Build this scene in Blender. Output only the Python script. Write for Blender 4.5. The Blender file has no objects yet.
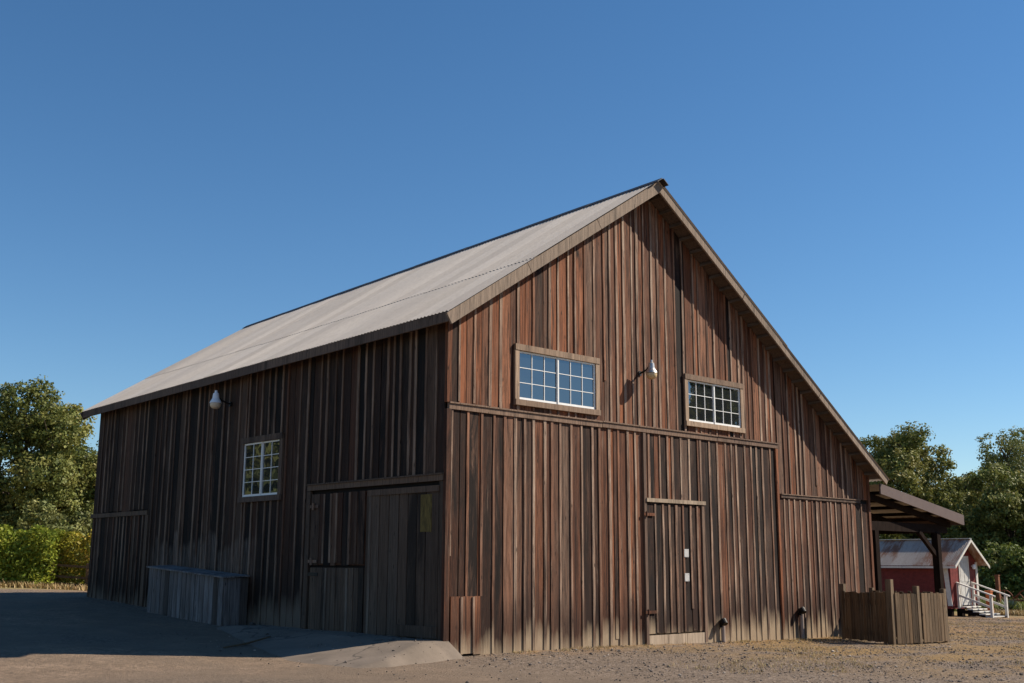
import bpy, math, random
import numpy as np
from mathutils import Vector, Matrix, Euler
S = bpy.context.scene
COL = S.collection
R = math.radians
random.seed(7); RNG = np.random.default_rng(11)

# ------------------------------------------------------------ camera, sky, sun, exposure
PITCH, ROLL, YAW = R(11.267), R(0.234), R(-42.632)
CAM = Vector((-12.6914, -15.5074, 1.6))
fw = Vector((-math.sin(YAW)*math.cos(PITCH), math.cos(YAW)*math.cos(PITCH), math.sin(PITCH)))
rt0 = Vector((math.cos(YAW), math.sin(YAW), 0)); up0 = rt0.cross(fw)
rt = rt0*math.cos(ROLL)+up0*math.sin(ROLL); up = -rt0*math.sin(ROLL)+up0*math.cos(ROLL)
cd = bpy.data.cameras.new('camera'); cam = bpy.data.objects.new('camera', cd); COL.objects.link(cam)
m = Matrix((rt, up, -fw)).transposed().to_4x4(); m.translation = CAM
cam.matrix_world = m
cd.sensor_width = 36; cd.lens = 1112.99*36/1024; cd.clip_end = 6000; cd.clip_start = .1
S.camera = cam
SUN = Vector((1.42, -.93, 1.42)).normalized()
EL = math.asin(SUN.z); AZ = math.atan2(SUN.x, SUN.y)
w = bpy.data.worlds.new('World'); S.world = w; w.use_nodes = True
nt = w.node_tree; bg = nt.nodes['Background']
sky = nt.nodes.new('ShaderNodeTexSky'); sky.sky_type = 'NISHITA'; sky.sun_disc = False
sky.sun_elevation = EL; sky.sun_rotation = AZ; sky.altitude = 300; sky.air_density = 1.0; sky.dust_density = .0; sky.ozone_density = 4.0
hs = nt.nodes.new('ShaderNodeHueSaturation'); hs.inputs['Saturation'].default_value = 1.17; hs.inputs['Hue'].default_value = .498; hs.inputs['Value'].default_value = 1.0
nt.links.new(sky.outputs[0], hs.inputs['Color']); nt.links.new(hs.outputs[0], bg.inputs[0]); bg.inputs[1].default_value = 0.080
sd = bpy.data.lights.new('sun', 'SUN'); sd.energy = 5.0; sd.angle = R(.53); sd.color = (1, .90, .75)
so = bpy.data.objects.new('sun', sd); COL.objects.link(so)
so.rotation_euler = SUN.to_track_quat('Z', 'Y').to_euler()
so.location = (30, -30, 40)
S.view_settings.view_transform = 'Standard'; S.view_settings.look = 'None'
S.view_settings.exposure = .57; S.view_settings.gamma = 1

# ------------------------------------------------------------ materials
def hexc(r, g, b): return (r, g, b, 1)
class NT:
    def __init__(s, name):
        s.m = bpy.data.materials.new(name); s.m.use_nodes = True; s.t = s.m.node_tree
        s.b = s.t.nodes['Principled BSDF']; s.out = s.t.nodes['Material Output']
    def n(s, typ, **kw):
        x = s.t.nodes.new(typ)
        for k, v in kw.items():
            if k.startswith('i_'):
                key = k[2:]; key = int(key) if key.isdigit() else key
                x.inputs[key].default_value = v
            else: setattr(x, k, v)
        return x
    def l(s, a, b): s.t.links.new(a, b)
    def noise(s, vec, scale, detail=4, rough=.55, dist=0):
        x = s.n('ShaderNodeTexNoise', i_Scale=scale, i_Detail=detail, i_Roughness=rough, i_Distortion=dist)
        if vec is not None: s.l(vec, x.inputs['Vector'])
        return x.outputs[0]
    def ramp(s, fac, stops, interp='LINEAR'):
        x = s.n('ShaderNodeValToRGB'); x.color_ramp.interpolation = interp
        e = x.color_ramp.elements
        while len(e) < len(stops): e.new(.5)
        for q, (p, c) in zip(e, stops):
            q.position = p; q.color = c if len(c) == 4 else (*c, 1)
        s.l(fac, x.inputs[0]); return x.outputs[0]
    def rampv(s, fac, a, b, va=0., vb=1.):
        x = s.n('ShaderNodeMapRange'); x.inputs[1].default_value = a; x.inputs[2].default_value = b
        x.inputs[3].default_value = va; x.inputs[4].default_value = vb; s.l(fac, x.inputs[0]); return x.outputs[0]
    def mix(s, fac, a, b, mode='MIX'):
        x = s.n('ShaderNodeMix', data_type='RGBA', blend_type=mode)
        if isinstance(fac, (int, float)): x.inputs[0].default_value = fac
        else: s.l(fac, x.inputs[0])
        for i, v in ((6, a), (7, b)):
            if isinstance(v, tuple): x.inputs[i].default_value = v if len(v) == 4 else (*v, 1)
            else: s.l(v, x.inputs[i])
        return x.outputs[2]
    def math(s, op, a, b=None, c=None):
        x = s.n('ShaderNodeMath', operation=op)
        for i, v in enumerate((a, b, c)):
            if v is None: continue
            if isinstance(v, (int, float)): x.inputs[i].default_value = v
            else: s.l(v, x.inputs[i])
        return x.outputs[0]
    def pos(s, scale=(1, 1, 1), off=None):
        g = s.n('ShaderNodeTexCoord'); mp = s.n('ShaderNodeMapping'); mp.inputs['Scale'].default_value = scale
        s.l(g.outputs['Object'], mp.inputs['Vector'])
        if off is not None: s.l(off, mp.inputs['Location'])
        return mp.outputs[0]
    def bump(s, h, strength=.5, dist=.01):
        x = s.n('ShaderNodeBump', i_Strength=strength, i_Distance=dist); s.l(h, x.inputs['Height']); s.l(x.outputs[0], s.b.inputs['Normal'])

def simple(name, col, rough=.7, var=.25, scale=6, metal=0, spec=.3, stretch=(1, 1, 1), bump=.2):
    a = NT(name); p = a.pos(stretch)
    n1 = a.noise(p, scale, 6, .65)
    dk = tuple(c*(1-var) for c in col); lt = tuple(min(1, c*(1+var)) for c in col)
    a.l(a.ramp(n1, [(.3, dk), (.7, lt)]), a.b.inputs['Base Color'])
    a.b.inputs['Roughness'].default_value = rough; a.b.inputs['Metallic'].default_value = metal
    a.b.inputs['Specular IOR Level'].default_value = spec
    if bump: a.bump(a.noise(p, scale*3, 4), bump, .01)
    return a.m

def wood(name, dark, mid, warm, grey, bleach=None, bleach_top=.55, stain=.5, wash=None, con=0):
    """weathered board and batten. attribute 'board': r tone, g batten greyness, b stain, a random seed"""
    a = NT(name)
    at = a.n('ShaderNodeAttribute'); at.attribute_name = 'board'
    sp = a.n('ShaderNodeSeparateColor'); a.l(at.outputs['Color'], sp.inputs[0])
    tone, bat, stn, seed = sp.outputs[0], sp.outputs[1], sp.outputs[2], at.outputs['Alpha']
    g = a.n('ShaderNodeTexCoord')
    off = a.n('ShaderNodeCombineXYZ'); sm = a.math('MULTIPLY', seed, 40); a.l(sm, off.inputs[0]); a.l(sm, off.inputs[1]); a.l(a.math('MULTIPLY', seed, 17), off.inputs[2])
    ad = a.n('ShaderNodeVectorMath', operation='ADD'); a.l(g.outputs['Object'], ad.inputs[0]); a.l(off.outputs[0], ad.inputs[1])
    def st(sx, sz):
        mp = a.n('ShaderNodeMapping'); mp.inputs['Scale'].default_value = (sx, sx, sz); a.l(ad.outputs[0], mp.inputs['Vector']); return mp.outputs[0]
    def raw(sx, sz):
        mp = a.n('ShaderNodeMapping'); mp.inputs['Scale'].default_value = (sx, sx, sz); a.l(g.outputs['Object'], mp.inputs['Vector']); return mp.outputs[0]
    grain = a.noise(st(26, .9), 1.6, 6, .7, .6)
    fine = a.noise(st(70, 2.2), 1.5, 4, .7)
    blot = a.noise(st(3.2, .45), 1.2, 5, .65, .8)
    base = a.ramp(tone, [(0, dark), (.38, mid), (.8, warm), (1, tuple(c*1.25 for c in warm))])
    base = a.mix(a.rampv(blot, .48, .78, 0, .26), base, tuple(c*.7 for c in grey))
    base = a.mix(a.math('MULTIPLY', bat, .9), base, a.mix(a.rampv(blot, .4, .72), grey, mid))
    base = a.mix(a.rampv(grain, .42, .66, 0, .7), base, tuple(c*.45 for c in dark))
    base = a.mix(a.rampv(fine, .5, .78, 0, .35), base, tuple(min(1, c*1.3) for c in warm))
    if con:
        sk = a.noise(st(11, .30), 1.3, 6, .75, 1.0)
        base = a.mix(a.rampv(sk, .50, .62, 0, .85), base, tuple(c*.5 for c in dark))
        sl = a.noise(st(14, .5), 1.1, 5, .7, .5)
        base = a.mix(a.rampv(sl, .58, .72, 0, .30), base, grey)
        vn = a.n('ShaderNodeTexVoronoi', i_Scale=1.0); a.l(st(16, 5.5), vn.inputs['Vector'])
        base = a.mix(a.rampv(vn.outputs['Distance'], .04, .09, .75, 0), base, tuple(c*.3 for c in dark))
    # black mildew / old stain in tall patches
    sn = a.noise(st(2.6, .33), 1.0, 6, .7, 1.2)
    sf = a.math('MULTIPLY', a.rampv(a.math('ADD', a.math('ADD', sn, a.math('MULTIPLY', a.math('SUBTRACT', fine, .5), .25)), a.math('MULTIPLY', stn, .5)), .66, .86), stain+.45)
    base = a.mix(sf, base, tuple(c*.35 for c in dark))
    # knots
    v = a.n('ShaderNodeTexVoronoi', i_Scale=1.0); a.l(st(7, 2.2), v.inputs['Vector'])
    base = a.mix(a.rampv(v.outputs['Distance'], .05, .13, .8, 0), base, tuple(c*.4 for c in dark))
    sx = a.n('ShaderNodeSeparateXYZ'); a.l(g.outputs['Object'], sx.inputs[0])
    if bleach:
        bn = a.noise(st(3.5, .3), 1.5, 5, .7)
        hgt = a.math('SUBTRACT', sx.outputs[2], a.math('ADD', a.math('MULTIPLY', bn, .9), a.math('MULTIPLY', a.math('SUBTRACT', seed, .6), .42)))
        mud = a.rampv(hgt, bleach_top-.45, bleach_top+.1, 1, 0)
        base = a.mix(a.math('MULTIPLY', mud, .55), base, tuple(c*1.1 for c in dark))
        bl = a.rampv(hgt, bleach_top-1.02, bleach_top-.62, 1, 0)
        base = a.mix(a.math('MULTIPLY', bl, .85), base, bleach)
    if wash:
        (s0, s1, z0, z1, wc) = wash
        k = a.math('MULTIPLY', a.rampv(sx.outputs[1], s0-.3, s0+.3), a.rampv(sx.outputs[1], s1-.3, s1+.3, 1, 0))
        wn = a.noise(raw(3, .8), 1.5, 4, .6)
        zt = a.math('ADD', sx.outputs[2], a.math('ADD', a.math('MULTIPLY', wn, .3), a.math('MULTIPLY', seed, .55)))
        k = a.math('MULTIPLY', k, a.math('MULTIPLY', a.rampv(zt, z0, z0+.2), a.rampv(zt, z1, z1+.14, 1, 0)))
        k = a.math('MULTIPLY', k, a.rampv(grain, .35, .55, 1, .1))
        base = a.mix(a.math('MULTIPLY', k, .6), base, wc)
    a.l(base, a.b.inputs['Base Color'])
    a.b.inputs['Roughness'].default_value = .82; a.b.inputs['Specular IOR Level'].default_value = .25
    a.bump(a.math('ADD', grain, a.math('MULTIPLY', fine, .5)), .7, .012)
    return a.m

M = {}
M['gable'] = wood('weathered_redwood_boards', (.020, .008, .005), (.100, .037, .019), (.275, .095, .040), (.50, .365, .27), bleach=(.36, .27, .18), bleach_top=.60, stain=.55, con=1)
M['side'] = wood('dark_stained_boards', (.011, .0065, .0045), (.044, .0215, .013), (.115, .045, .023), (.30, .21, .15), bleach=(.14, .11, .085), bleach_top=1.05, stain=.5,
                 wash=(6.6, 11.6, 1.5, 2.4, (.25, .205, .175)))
M['grey'] = wood('grey_weathered_boards', (.03, .020, .014), (.085, .057, .040), (.135, .09, .062), (.22, .178, .142), stain=.35)
M['bin'] = wood('grey_bin_boards', (.02, .016, .013), (.06, .047, .040), (.10, .078, .066), (.30, .28, .28), stain=.2)
M['picket'] = wood('bare_picket_wood', (.03, .018, .01), (.105, .066, .036), (.20, .122, .064), (.29, .21, .135), stain=.15)
M['trim'] = wood('pale_trim_wood', (.09, .066, .05), (.25, .185, .138), (.33, .245, .185), (.40, .325, .26), stain=.05)
M['casing'] = wood('pale_window_casing', (.16, .10, .07), (.37, .26, .18), (.44, .31, .215), (.44, .36, .28), stain=.08)
M['pale'] = wood('fresh_pale_wood', (.25, .18, .12), (.44, .34, .25), (.5, .39, .29), (.48, .41, .33), stain=.02)
M['belt'] = wood('weathered_belt_wood', (.07, .045, .035), (.19, .12, .085), (.25, .16, .11), (.32, .245, .19), stain=.15)
M['fascia'] = wood('brown_fascia_wood', (.04, .026, .02), (.11, .075, .058), (.16, .11, .08), (.22, .18, .15), stain=.3)
M['dkwood'] = simple('dark_brown_painted_wood', (.017, .011, .009), .9, .4, 3, spec=.04, stretch=(4, 4, 1))
M['inside'] = simple('unlit_backing_boards', (.012, .009, .008), .95, .3, 4)
M['soffit'] = simple('old_lookout_wood', (.11, .083, .063), .9, .45, 2.5, stretch=(6, 1, 6))
M['white'] = simple('white_vinyl', (.78, .78, .76), .4, .06, 5, bump=0)
M['whitepaint'] = simple('worn_white_paint', (.58, .555, .51), .6, .15, 8)
M['shdoor'] = simple('greyed_door_paint', (.50, .485, .46), .6, .15, 8)
M['redpaint'] = simple('barn_red_paint', (.15, .022, .019), .65, .3, 5, stretch=(1, 1, 1.5))
M['rustred'] = simple('rusty_iron', (.20, .075, .035), .85, .5, 6)
M['pipe'] = simple('pale_plastic_pipe', (.30, .235, .20), .5, .15, 8, bump=0)
M['steel'] = simple('galvanised_steel', (.42, .41, .40), .38, .12, 10, metal=.75, bump=0)
M['plate'] = simple('scuffed_grey_plate', (.46, .45, .44), .5, .15, 18, bump=0)
M['black'] = simple('black_iron', (.015, .014, .014), .5, .3, 8, metal=.4, bump=0)
M['orange'] = simple('orange_primer_paint', (.42, .13, .045), .7, .25, 8)
M['canopy'] = simple('brown_painted_metal', (.115, .078, .070), .55, .12, 3, spec=.4, bump=0)
M['sheetunder'] = simple('pale_sheet_underside', (.40, .37, .35), .6, .2, 3, bump=0)
M['bark'] = simple('oak_bark', (.075, .055, .042), .95, .45, 9, stretch=(3, 3, .7), bump=.6)
M['ridge'] = simple('dark_ridge_metal', (.035, .03, .03), .5, .3, 4, bump=0)
M['yellow'] = simple('faded_yellow_paint', (.115, .083, .024), .85, .6, 5, stretch=(6, 6, 1.2))
M['wire'] = simple('black_cable', (.02, .02, .022), .6, .1, 4, bump=0)

def glassmat(name, tint, refl):
    a = NT(name); a.t.nodes.remove(a.b)
    d = a.n('ShaderNodeBsdfDiffuse'); d.inputs[0].default_value = (*tint, 1)
    gl = a.n('ShaderNodeBsdfGlossy'); gl.inputs['Roughness'].default_value = .015; gl.inputs[0].default_value = (.93, .96, 1, 1)
    wv = a.noise(a.pos((1, 1, 1)), 1.3, 2)
    bp = a.n('ShaderNodeBump', i_Strength=.08, i_Distance=.05); a.l(wv, bp.inputs['Height']); a.l(bp.outputs[0], gl.inputs['Normal'])
    fr = a.n('ShaderNodeFresnel', i_IOR=refl); mx = a.n('ShaderNodeMixShader')
    a.l(fr.outputs[0], mx.inputs[0]); a.l(d.outputs[0], mx.inputs[1]); a.l(gl.outputs[0], mx.inputs[2]); a.l(mx.outputs[0], a.out.inputs[0])
    return a.m
M['glass'] = glassmat('window_glass', (.016, .018, .02), 2.5)
M['glass2'] = glassmat('dusty_window_glass', (.03, .033, .03), 2.3)
a = NT('amber_lamp_glass'); a.b.inputs['Base Color'].default_value = (.55, .40, .22, 1); a.b.inputs['Roughness'].default_value = .2; M['amber'] = a.m
a = NT('frosted_lamp_glass'); a.b.inputs['Base Color'].default_value = (.62, .50, .36, 1); a.b.inputs['Roughness'].default_value = .25; M['frost'] = a.m
a = NT('white_enamel'); a.b.inputs['Base Color'].default_value = (.75, .76, .78, 1); a.b.inputs['Roughness'].default_value = .3; M['enamel'] = a.m

def corrugated(name, c0, c1, rust=None, rustpos=None):
    a = NT(name); at = a.n('ShaderNodeAttribute'); at.attribute_name = 'board'
    sp = a.n('ShaderNodeSeparateColor'); a.l(at.outputs['Color'], sp.inputs[0])
    p = a.pos(); n1 = a.noise(p, .8, 6, .6); n2 = a.noise(a.pos((9, 9, 1.5)), 1.2, 5, .7)
    base = a.mix(a.math('MULTIPLY', a.math('ADD', sp.outputs[0], n1), .5), c0, c1)
    base = a.mix(a.rampv(n2, .45, .8, 0, .35), base, tuple(c*.6 for c in c0))
    if rust:
        n3 = a.noise(a.pos((.45, 1.6, .45)), .8, 6, .72, .2)
        base = a.mix(a.rampv(n3, .48, .58, 0, .9), base, rust)
        n4 = a.noise(a.pos((1, 7, 1)), 1.5, 5, .7)
        base = a.mix(a.rampv(n4, .55, .8, 0, .5), base, tuple(c*.6 for c in c0))
    a.l(base, a.b.inputs['Base Color']); a.b.inputs['Roughness'].default_value = .7; a.b.inputs['Metallic'].default_value = 0
    a.b.inputs['Specular IOR Level'].default_value = .2
    return a.m
M['roof'] = corrugated('weathered_roof_metal', (.41, .355, .305), (.62, .55, .48))
M['rustroof'] = corrugated('rusting_shed_roof', (.30, .25, .215), (.44, .385, .335), rust=(.21, .085, .042))

# ------------------------------------------------------------ mesh builder
class MB:
    def __init__(s): s.v = []; s.f = []; s.a = []
    def add(s, vs, fs, at=(.5, 0, 0, .5)):
        b = len(s.v); s.v += [tuple(x) for x in vs]; s.f += [tuple(b+i for i in f) for f in fs]; s.a += [at]*len(vs)
    HEX = [(0, 3, 2, 1), (4, 5, 6, 7), (0, 1, 5, 4), (1, 2, 6, 5), (2, 3, 7, 6), (3, 0, 4, 7)]
    def hexa(s, p, at=(.5, 0, 0, .5)): s.add(p, s.HEX, at)
    def box(s, x0, x1, y0, y1, z0, z1, at=None, T=None):
        p = [(x0, y0, z0), (x1, y0, z0), (x1, y1, z0), (x0, y1, z0), (x0, y0, z1), (x1, y0, z1), (x1, y1, z1), (x0, y1, z1)]
        if T: p = [T(*q) for q in p]
        s.hexa(p, at or rat())
    def beam(s, a, b, w, h, at=None, up=(0, 0, 1)):
        a = Vector(a); b = Vector(b); d = (b-a).normalized(); u = Vector(up)
        if abs(d.dot(u)) > .98: u = Vector((1, 0, 0))
        x = d.cross(u).normalized(); y = x.cross(d).normalized()
        p = [c+x*sx*w/2+y*sy*h/2 for c in (a, b) for sx, sy in ((-1, -1), (1, -1), (1, 1), (-1, 1))]
        s.hexa(p, at or rat())
    def tube(s, pts, rads, n=10, at=(.5, 0, 0, .5)):
        pts = [Vector(p) for p in pts]; b = len(s.v)
        for i, p in enumerate(pts):
            d = (pts[min(i+1, len(pts)-1)]-pts[max(i-1, 0)]).normalized()
            u = Vector((0, 0, 1)) if abs(d.z) < .9 else Vector((1, 0, 0))
            x = d.cross(u).normalized(); y = d.cross(x)
            for k in range(n):
                t = 2*math.pi*k/n; s.v.append(tuple(p+(x*math.cos(t)+y*math.sin(t))*rads[i])); s.a.append(at)
        for i in range(len(pts)-1):
            for k in range(n):
                s.f.append((b+i*n+k, b+i*n+(k+1) % n, b+(i+1)*n+(k+1) % n, b+(i+1)*n+k))
        s.f.append(tuple(b+k for k in range(n))[::-1]); s.f.append(tuple(b+(len(pts)-1)*n+k for k in range(n)))
    def lathe(s, c, prof, n=20, at=(.5, 0, 0, .5)):
        b = len(s.v); c = Vector(c)
        for r, z in prof:
            for k in range(n):
                t = 2*math.pi*k/n; s.v.append((c.x+r*math.cos(t), c.y+r*math.sin(t), c.z+z)); s.a.append(at)
        for i in range(len(prof)-1):
            for k in range(n):
                s.f.append((b+i*n+k, b+i*n+(k+1) % n, b+(i+1)*n+(k+1) % n, b+(i+1)*n+k))
    def build(s, name, mat, parent=None, smooth=False, recalc=True):
        me = bpy.data.meshes.new(name); me.from_pydata(s.v, [], s.f)
        ca = me.attributes.new('board', 'FLOAT_COLOR', 'POINT'); ca.data.foreach_set('color', np.array(s.a, np.float32).ravel())
        if recalc:
            import bmesh
            bm = bmesh.new(); bm.from_mesh(me); bmesh.ops.recalc_face_normals(bm, faces=bm.faces); bm.to_mesh(me); bm.free()
        if smooth: me.polygons.foreach_set('use_smooth', [True]*len(me.polygons))
        me.materials.append(mat); me.update()
        o = bpy.data.objects.new(name, me); COL.objects.link(o)
        if parent is not None:
            o.parent = parent; o.matrix_parent_inverse = parent_inv(parent)
        return o
def parent_inv(p):
    mt = Matrix.Identity(4); q = p
    while q is not None: mt = q.matrix_basis.copy() @ mt if q.parent is None else q.matrix_parent_inverse @ q.matrix_basis @ mt; q = q.parent
    return mt.inverted()
def rat(tone=None, bat=None, stain=None):
    return (random.betavariate(2, 2) if tone is None else tone, 0. if bat is None else bat, random.random()*.5 if stain is None else stain, random.random())
def tag(o, label=None, cat=None, group=None, kind=None):
    if label: o['label'] = label
    if cat: o['category'] = cat
    if group: o['group'] = group
    if kind: o['kind'] = kind
    return o
def empty(name, loc, label, cat, group=None):
    o = bpy.data.objects.new(name, None); COL.objects.link(o); o.location = loc; o.empty_display_size = .3
    return tag(o, label, cat, group)

# ------------------------------------------------------------ ground
def sstep(x, a, b):
    t = np.clip((x-a)/(b-a), 0, 1); return t*t*(3-2*t)
def ground(x, y):
    x = np.asarray(x, float); y = np.asarray(y, float)
    left = .045*(np.clip(y, 1, 15.5)-1)
    wl = 1-sstep(x, 1, 14)
    right = -.17*sstep(x, 2, 14)-.0185*np.clip(x-14, 0, 24)
    far = sstep(np.hypot(x-10, y-10), 60, 300)
    return left*wl*(1-far)+right*(1-far*0.5)
def gz(x, y): return float(ground(x, y))
def axis(lo, hi, step, far):
    a = list(np.arange(lo, hi+1e-6, step)); st = step; p = a[-1]
    while p < far: st *= 1.22; p += st; a.append(p)
    st = step; p = a[0]; b = []
    while p > -far: st *= 1.22; p -= st; b.append(p)
    return np.array(b[::-1]+a)
def heightmesh(name, X, Y, Z, mat, smooth=True):
    ny, nx = X.shape
    co = np.stack([X, Y, Z], -1).reshape(-1, 3)
    i = np.arange(nx*ny).reshape(ny, nx)
    q = np.stack([i[:-1, :-1], i[:-1, 1:], i[1:, 1:], i[1:, :-1]], -1).reshape(-1, 4)
    me = npmesh(name, co, q, mat); me.polygons.foreach_set('use_smooth', [smooth]*len(me.polygons))
    o = bpy.data.objects.new(name, me); COL.objects.link(o); return o
def npmesh(name, co, faces, mat, attr=None):
    me = bpy.data.meshes.new(name); k = faces.shape[1]
    me.vertices.add(len(co)); me.vertices.foreach_set('co', np.ascontiguousarray(co, np.float32).ravel())
    me.loops.add(faces.size); me.loops.foreach_set('vertex_index', np.ascontiguousarray(faces, np.int32).ravel())
    me.polygons.add(len(faces)); me.polygons.foreach_set('loop_start', np.arange(0, faces.size, k, dtype=np.int32))
    me.polygons.foreach_set('loop_total', np.full(len(faces), k, np.int32))
    if attr is not None:
        ca = me.attributes.new('board', 'FLOAT_COLOR', 'POINT'); ca.data.foreach_set('color', np.ascontiguousarray(attr, np.float32).ravel())
    me.update(calc_edges=True); me.validate(); me.materials.append(mat); return me
def vnoise(x, y, seed=0):
    r = np.random.default_rng(seed); o = 0
    for k in range(6):
        a = r.uniform(0, 6.28); f = 1.5*1.7**k; ph = r.uniform(0, 6.28)
        o = o+np.sin((x*math.cos(a)+y*math.sin(a))*f+ph)*np.cos((x*math.sin(a)-y*math.cos(a))*f*.7+ph*2)/(1.35**k)
    return o

a = NT('gravel_and_dirt')
g = a.pos(); sp = a.n('ShaderNodeSeparateXYZ'); a.l(g, sp.inputs[0])
big = a.noise(g, .28, 5, .6, .5); med = a.noise(g, 1.7, 6, .65); sml = a.noise(g, 14, 5, .7); grit = a.noise(g, 60, 3, .7)
dirt = a.ramp(med, [(.3, (.20, .142, .098)), (.55, (.28, .20, .14)), (.75, (.37, .265, .185))])
dirt = a.mix(a.rampv(sml, .42, .62, 0, .7), dirt, (.105, .08, .062))
asph = a.ramp(sml, [(.4, (.10, .077, .06)), (.6, (.23, .175, .13))])
vo = a.n('ShaderNodeTexVoronoi', i_Scale=26.); a.l(g, vo.inputs['Vector'])
grav = a.mix(.5, a.ramp(vo.outputs['Color'], [(.2, (.05, .04, .034)), (.55, (.15, .12, .10)), (.85, (.34, .28, .23))]), dirt)
# left yard compacted, gravel to the right of the corner
lf = a.math('ADD', sp.outputs[0], a.math('MULTIPLY', med, 2.5))
base = a.mix(a.rampv(lf, -.6, 1.6), a.mix(a.rampv(big, .35, .6), asph, dirt), grav)
# dry grass patches on the right foreground
gm = a.math('MULTIPLY', a.rampv(a.noise(a.pos((.35, .8, 1)), .9, 6, .65, .4), .43, .56), a.rampv(sp.outputs[0], 2, 7))
base = a.mix(a.math('MULTIPLY', gm, .7), base, a.ramp(sml, [(.35, (.13, .085, .04)), (.65, (.42, .26, .09))]))
# orange needles/dust near wall
nw = a.math('MULTIPLY', a.rampv(sp.outputs[1], -1.5, -.2), a.rampv(med, .45, .6)); nw = a.math('MULTIPLY', nw, a.rampv(sp.outputs[0], .5, 2))
base = a.mix(a.math('MULTIPLY', nw, .6), base, (.33, .19, .085))
fr = a.math('MAXIMUM', a.rampv(sp.outputs[0], 36, 42), a.rampv(sp.outputs[1], 24, 29))
base = a.mix(fr, base, a.ramp(med, [(.35, (.20, .18, .06)), (.65, (.36, .29, .12))]))
a.l(base, a.b.inputs['Base Color']); a.b.inputs['Roughness'].default_value = .95; a.b.inputs['Specular IOR Level'].default_value = .15
h = a.math('ADD', a.math('MULTIPLY', sml, .6), a.math('MULTIPLY', grit, .4))
a.bump(h, 1.0, .05); M['ground'] = a.m
a = NT('worn_concrete'); g = a.pos()
n1 = a.noise(g, 1.2, 6, .6); n2 = a.noise(g, 20, 5, .7)
c = a.ramp(n1, [(.3, (.12, .092, .069)), (.7, (.20, .155, .12))]); c = a.mix(a.rampv(n2, .45, .7, 0, .3), c, (.085, .068, .055))
vr = a.n('ShaderNodeTexVoronoi', i_Scale=.3, feature='DISTANCE_TO_EDGE')
wp = a.n('ShaderNodeVectorMath', operation='ADD'); nz = a.n('ShaderNodeTexNoise', i_Scale=1.5); a.l(g, nz.inputs['Vector']); a.l(g, wp.inputs[0]); a.l(nz.outputs['Color'], wp.inputs[1]); a.l(wp.outputs[0], vr.inputs['Vector'])
c = a.mix(a.rampv(vr.outputs['Distance'], .004, .012, .8, 0), c, (.05, .04, .033))
a.l(c, a.b.inputs['Base Color']); a.b.inputs['Roughness'].default_value = .9; a.bump(n2, .4, .01); M['concrete'] = a.m

xs = axis(-14, 30, .16, 1600); ys = axis(-16, 20, .16, 1600)
X, Y = np.meshgrid(xs, ys); Z = ground(X, Y)
near = (1-sstep(np.hypot(X-5, Y), 30, 60))
Z = Z+near*.005*vnoise(X, Y, 3)+near*.002*vnoise(X*4, Y*4, 5)
Z = Z-.05*(sstep(X, .3, .8)*(1-sstep(X, 13.6, 14.1))*sstep(Y, .3, .8)*(1-sstep(Y, 14.5, 15)))
o = heightmesh('ground', X, Y, Z, M['ground']); tag(o, kind='structure')
# concrete apron before the big side door
ax = np.linspace(-4.2, .06, 72); ay = np.linspace(-2.4, 8.4, 130); AX, AY = np.meshgrid(ax, ay)
def apron_z(x, y):
    dx = np.clip(-.75-x, 0, None); dy = np.clip(-.03-.5*np.clip(-x-.25, 0, 1.6)-y, 0, None); dy2 = np.clip(y-6.2, 0, None)
    return .285-.17*dx-.62*dy-.12*dy2
AZ_ = apron_z(AX, AY)+.008*vnoise(AX*.8, AY*.8, 9)
G = ground(AX, AY); AZ_ = np.maximum(AZ_, G-.06)
o = heightmesh('concrete_apron', AX, AY, AZ_, M['concrete']); tag(o, kind='structure')
def surf(x, y):
    g = ground(x, y)
    az = np.where((x < .06) & (x > -4.2) & (y > -2.4) & (y < 8.4), apron_z(x, y), -9)
    return np.maximum(g, az)

# ------------------------------------------------------------ barn
W, L = 14.44, 15.49
AX_, AZ0 = 5.5, 9.86
def roof_top(x, y):      # top surface of the main roof
    t = (y+.45)/16.45
    ex, ez = -.3+.02*t, 6.07-.25*t
    rx, rz = 5.5-.75*t, 9.86-.86*t
    qx, qz = 14.62-.3*t, 3.86-.35*t
    if x <= rx: return ez+(x-ex)/(rx-ex)*(rz-ez)
    return rz+(x-rx)/(qx-rx)*(qz-rz)
barn = empty('barn', (0, 0, 0), 'large weathered brown board and batten barn with long grey metal gable roof', 'barn')
TG = lambda s, d, z: (s, -d, z)       # gable wall: s along x, d outwards
TL = lambda s, d, z: (-d, s, z)       # side wall: s along y, d outwards

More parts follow.
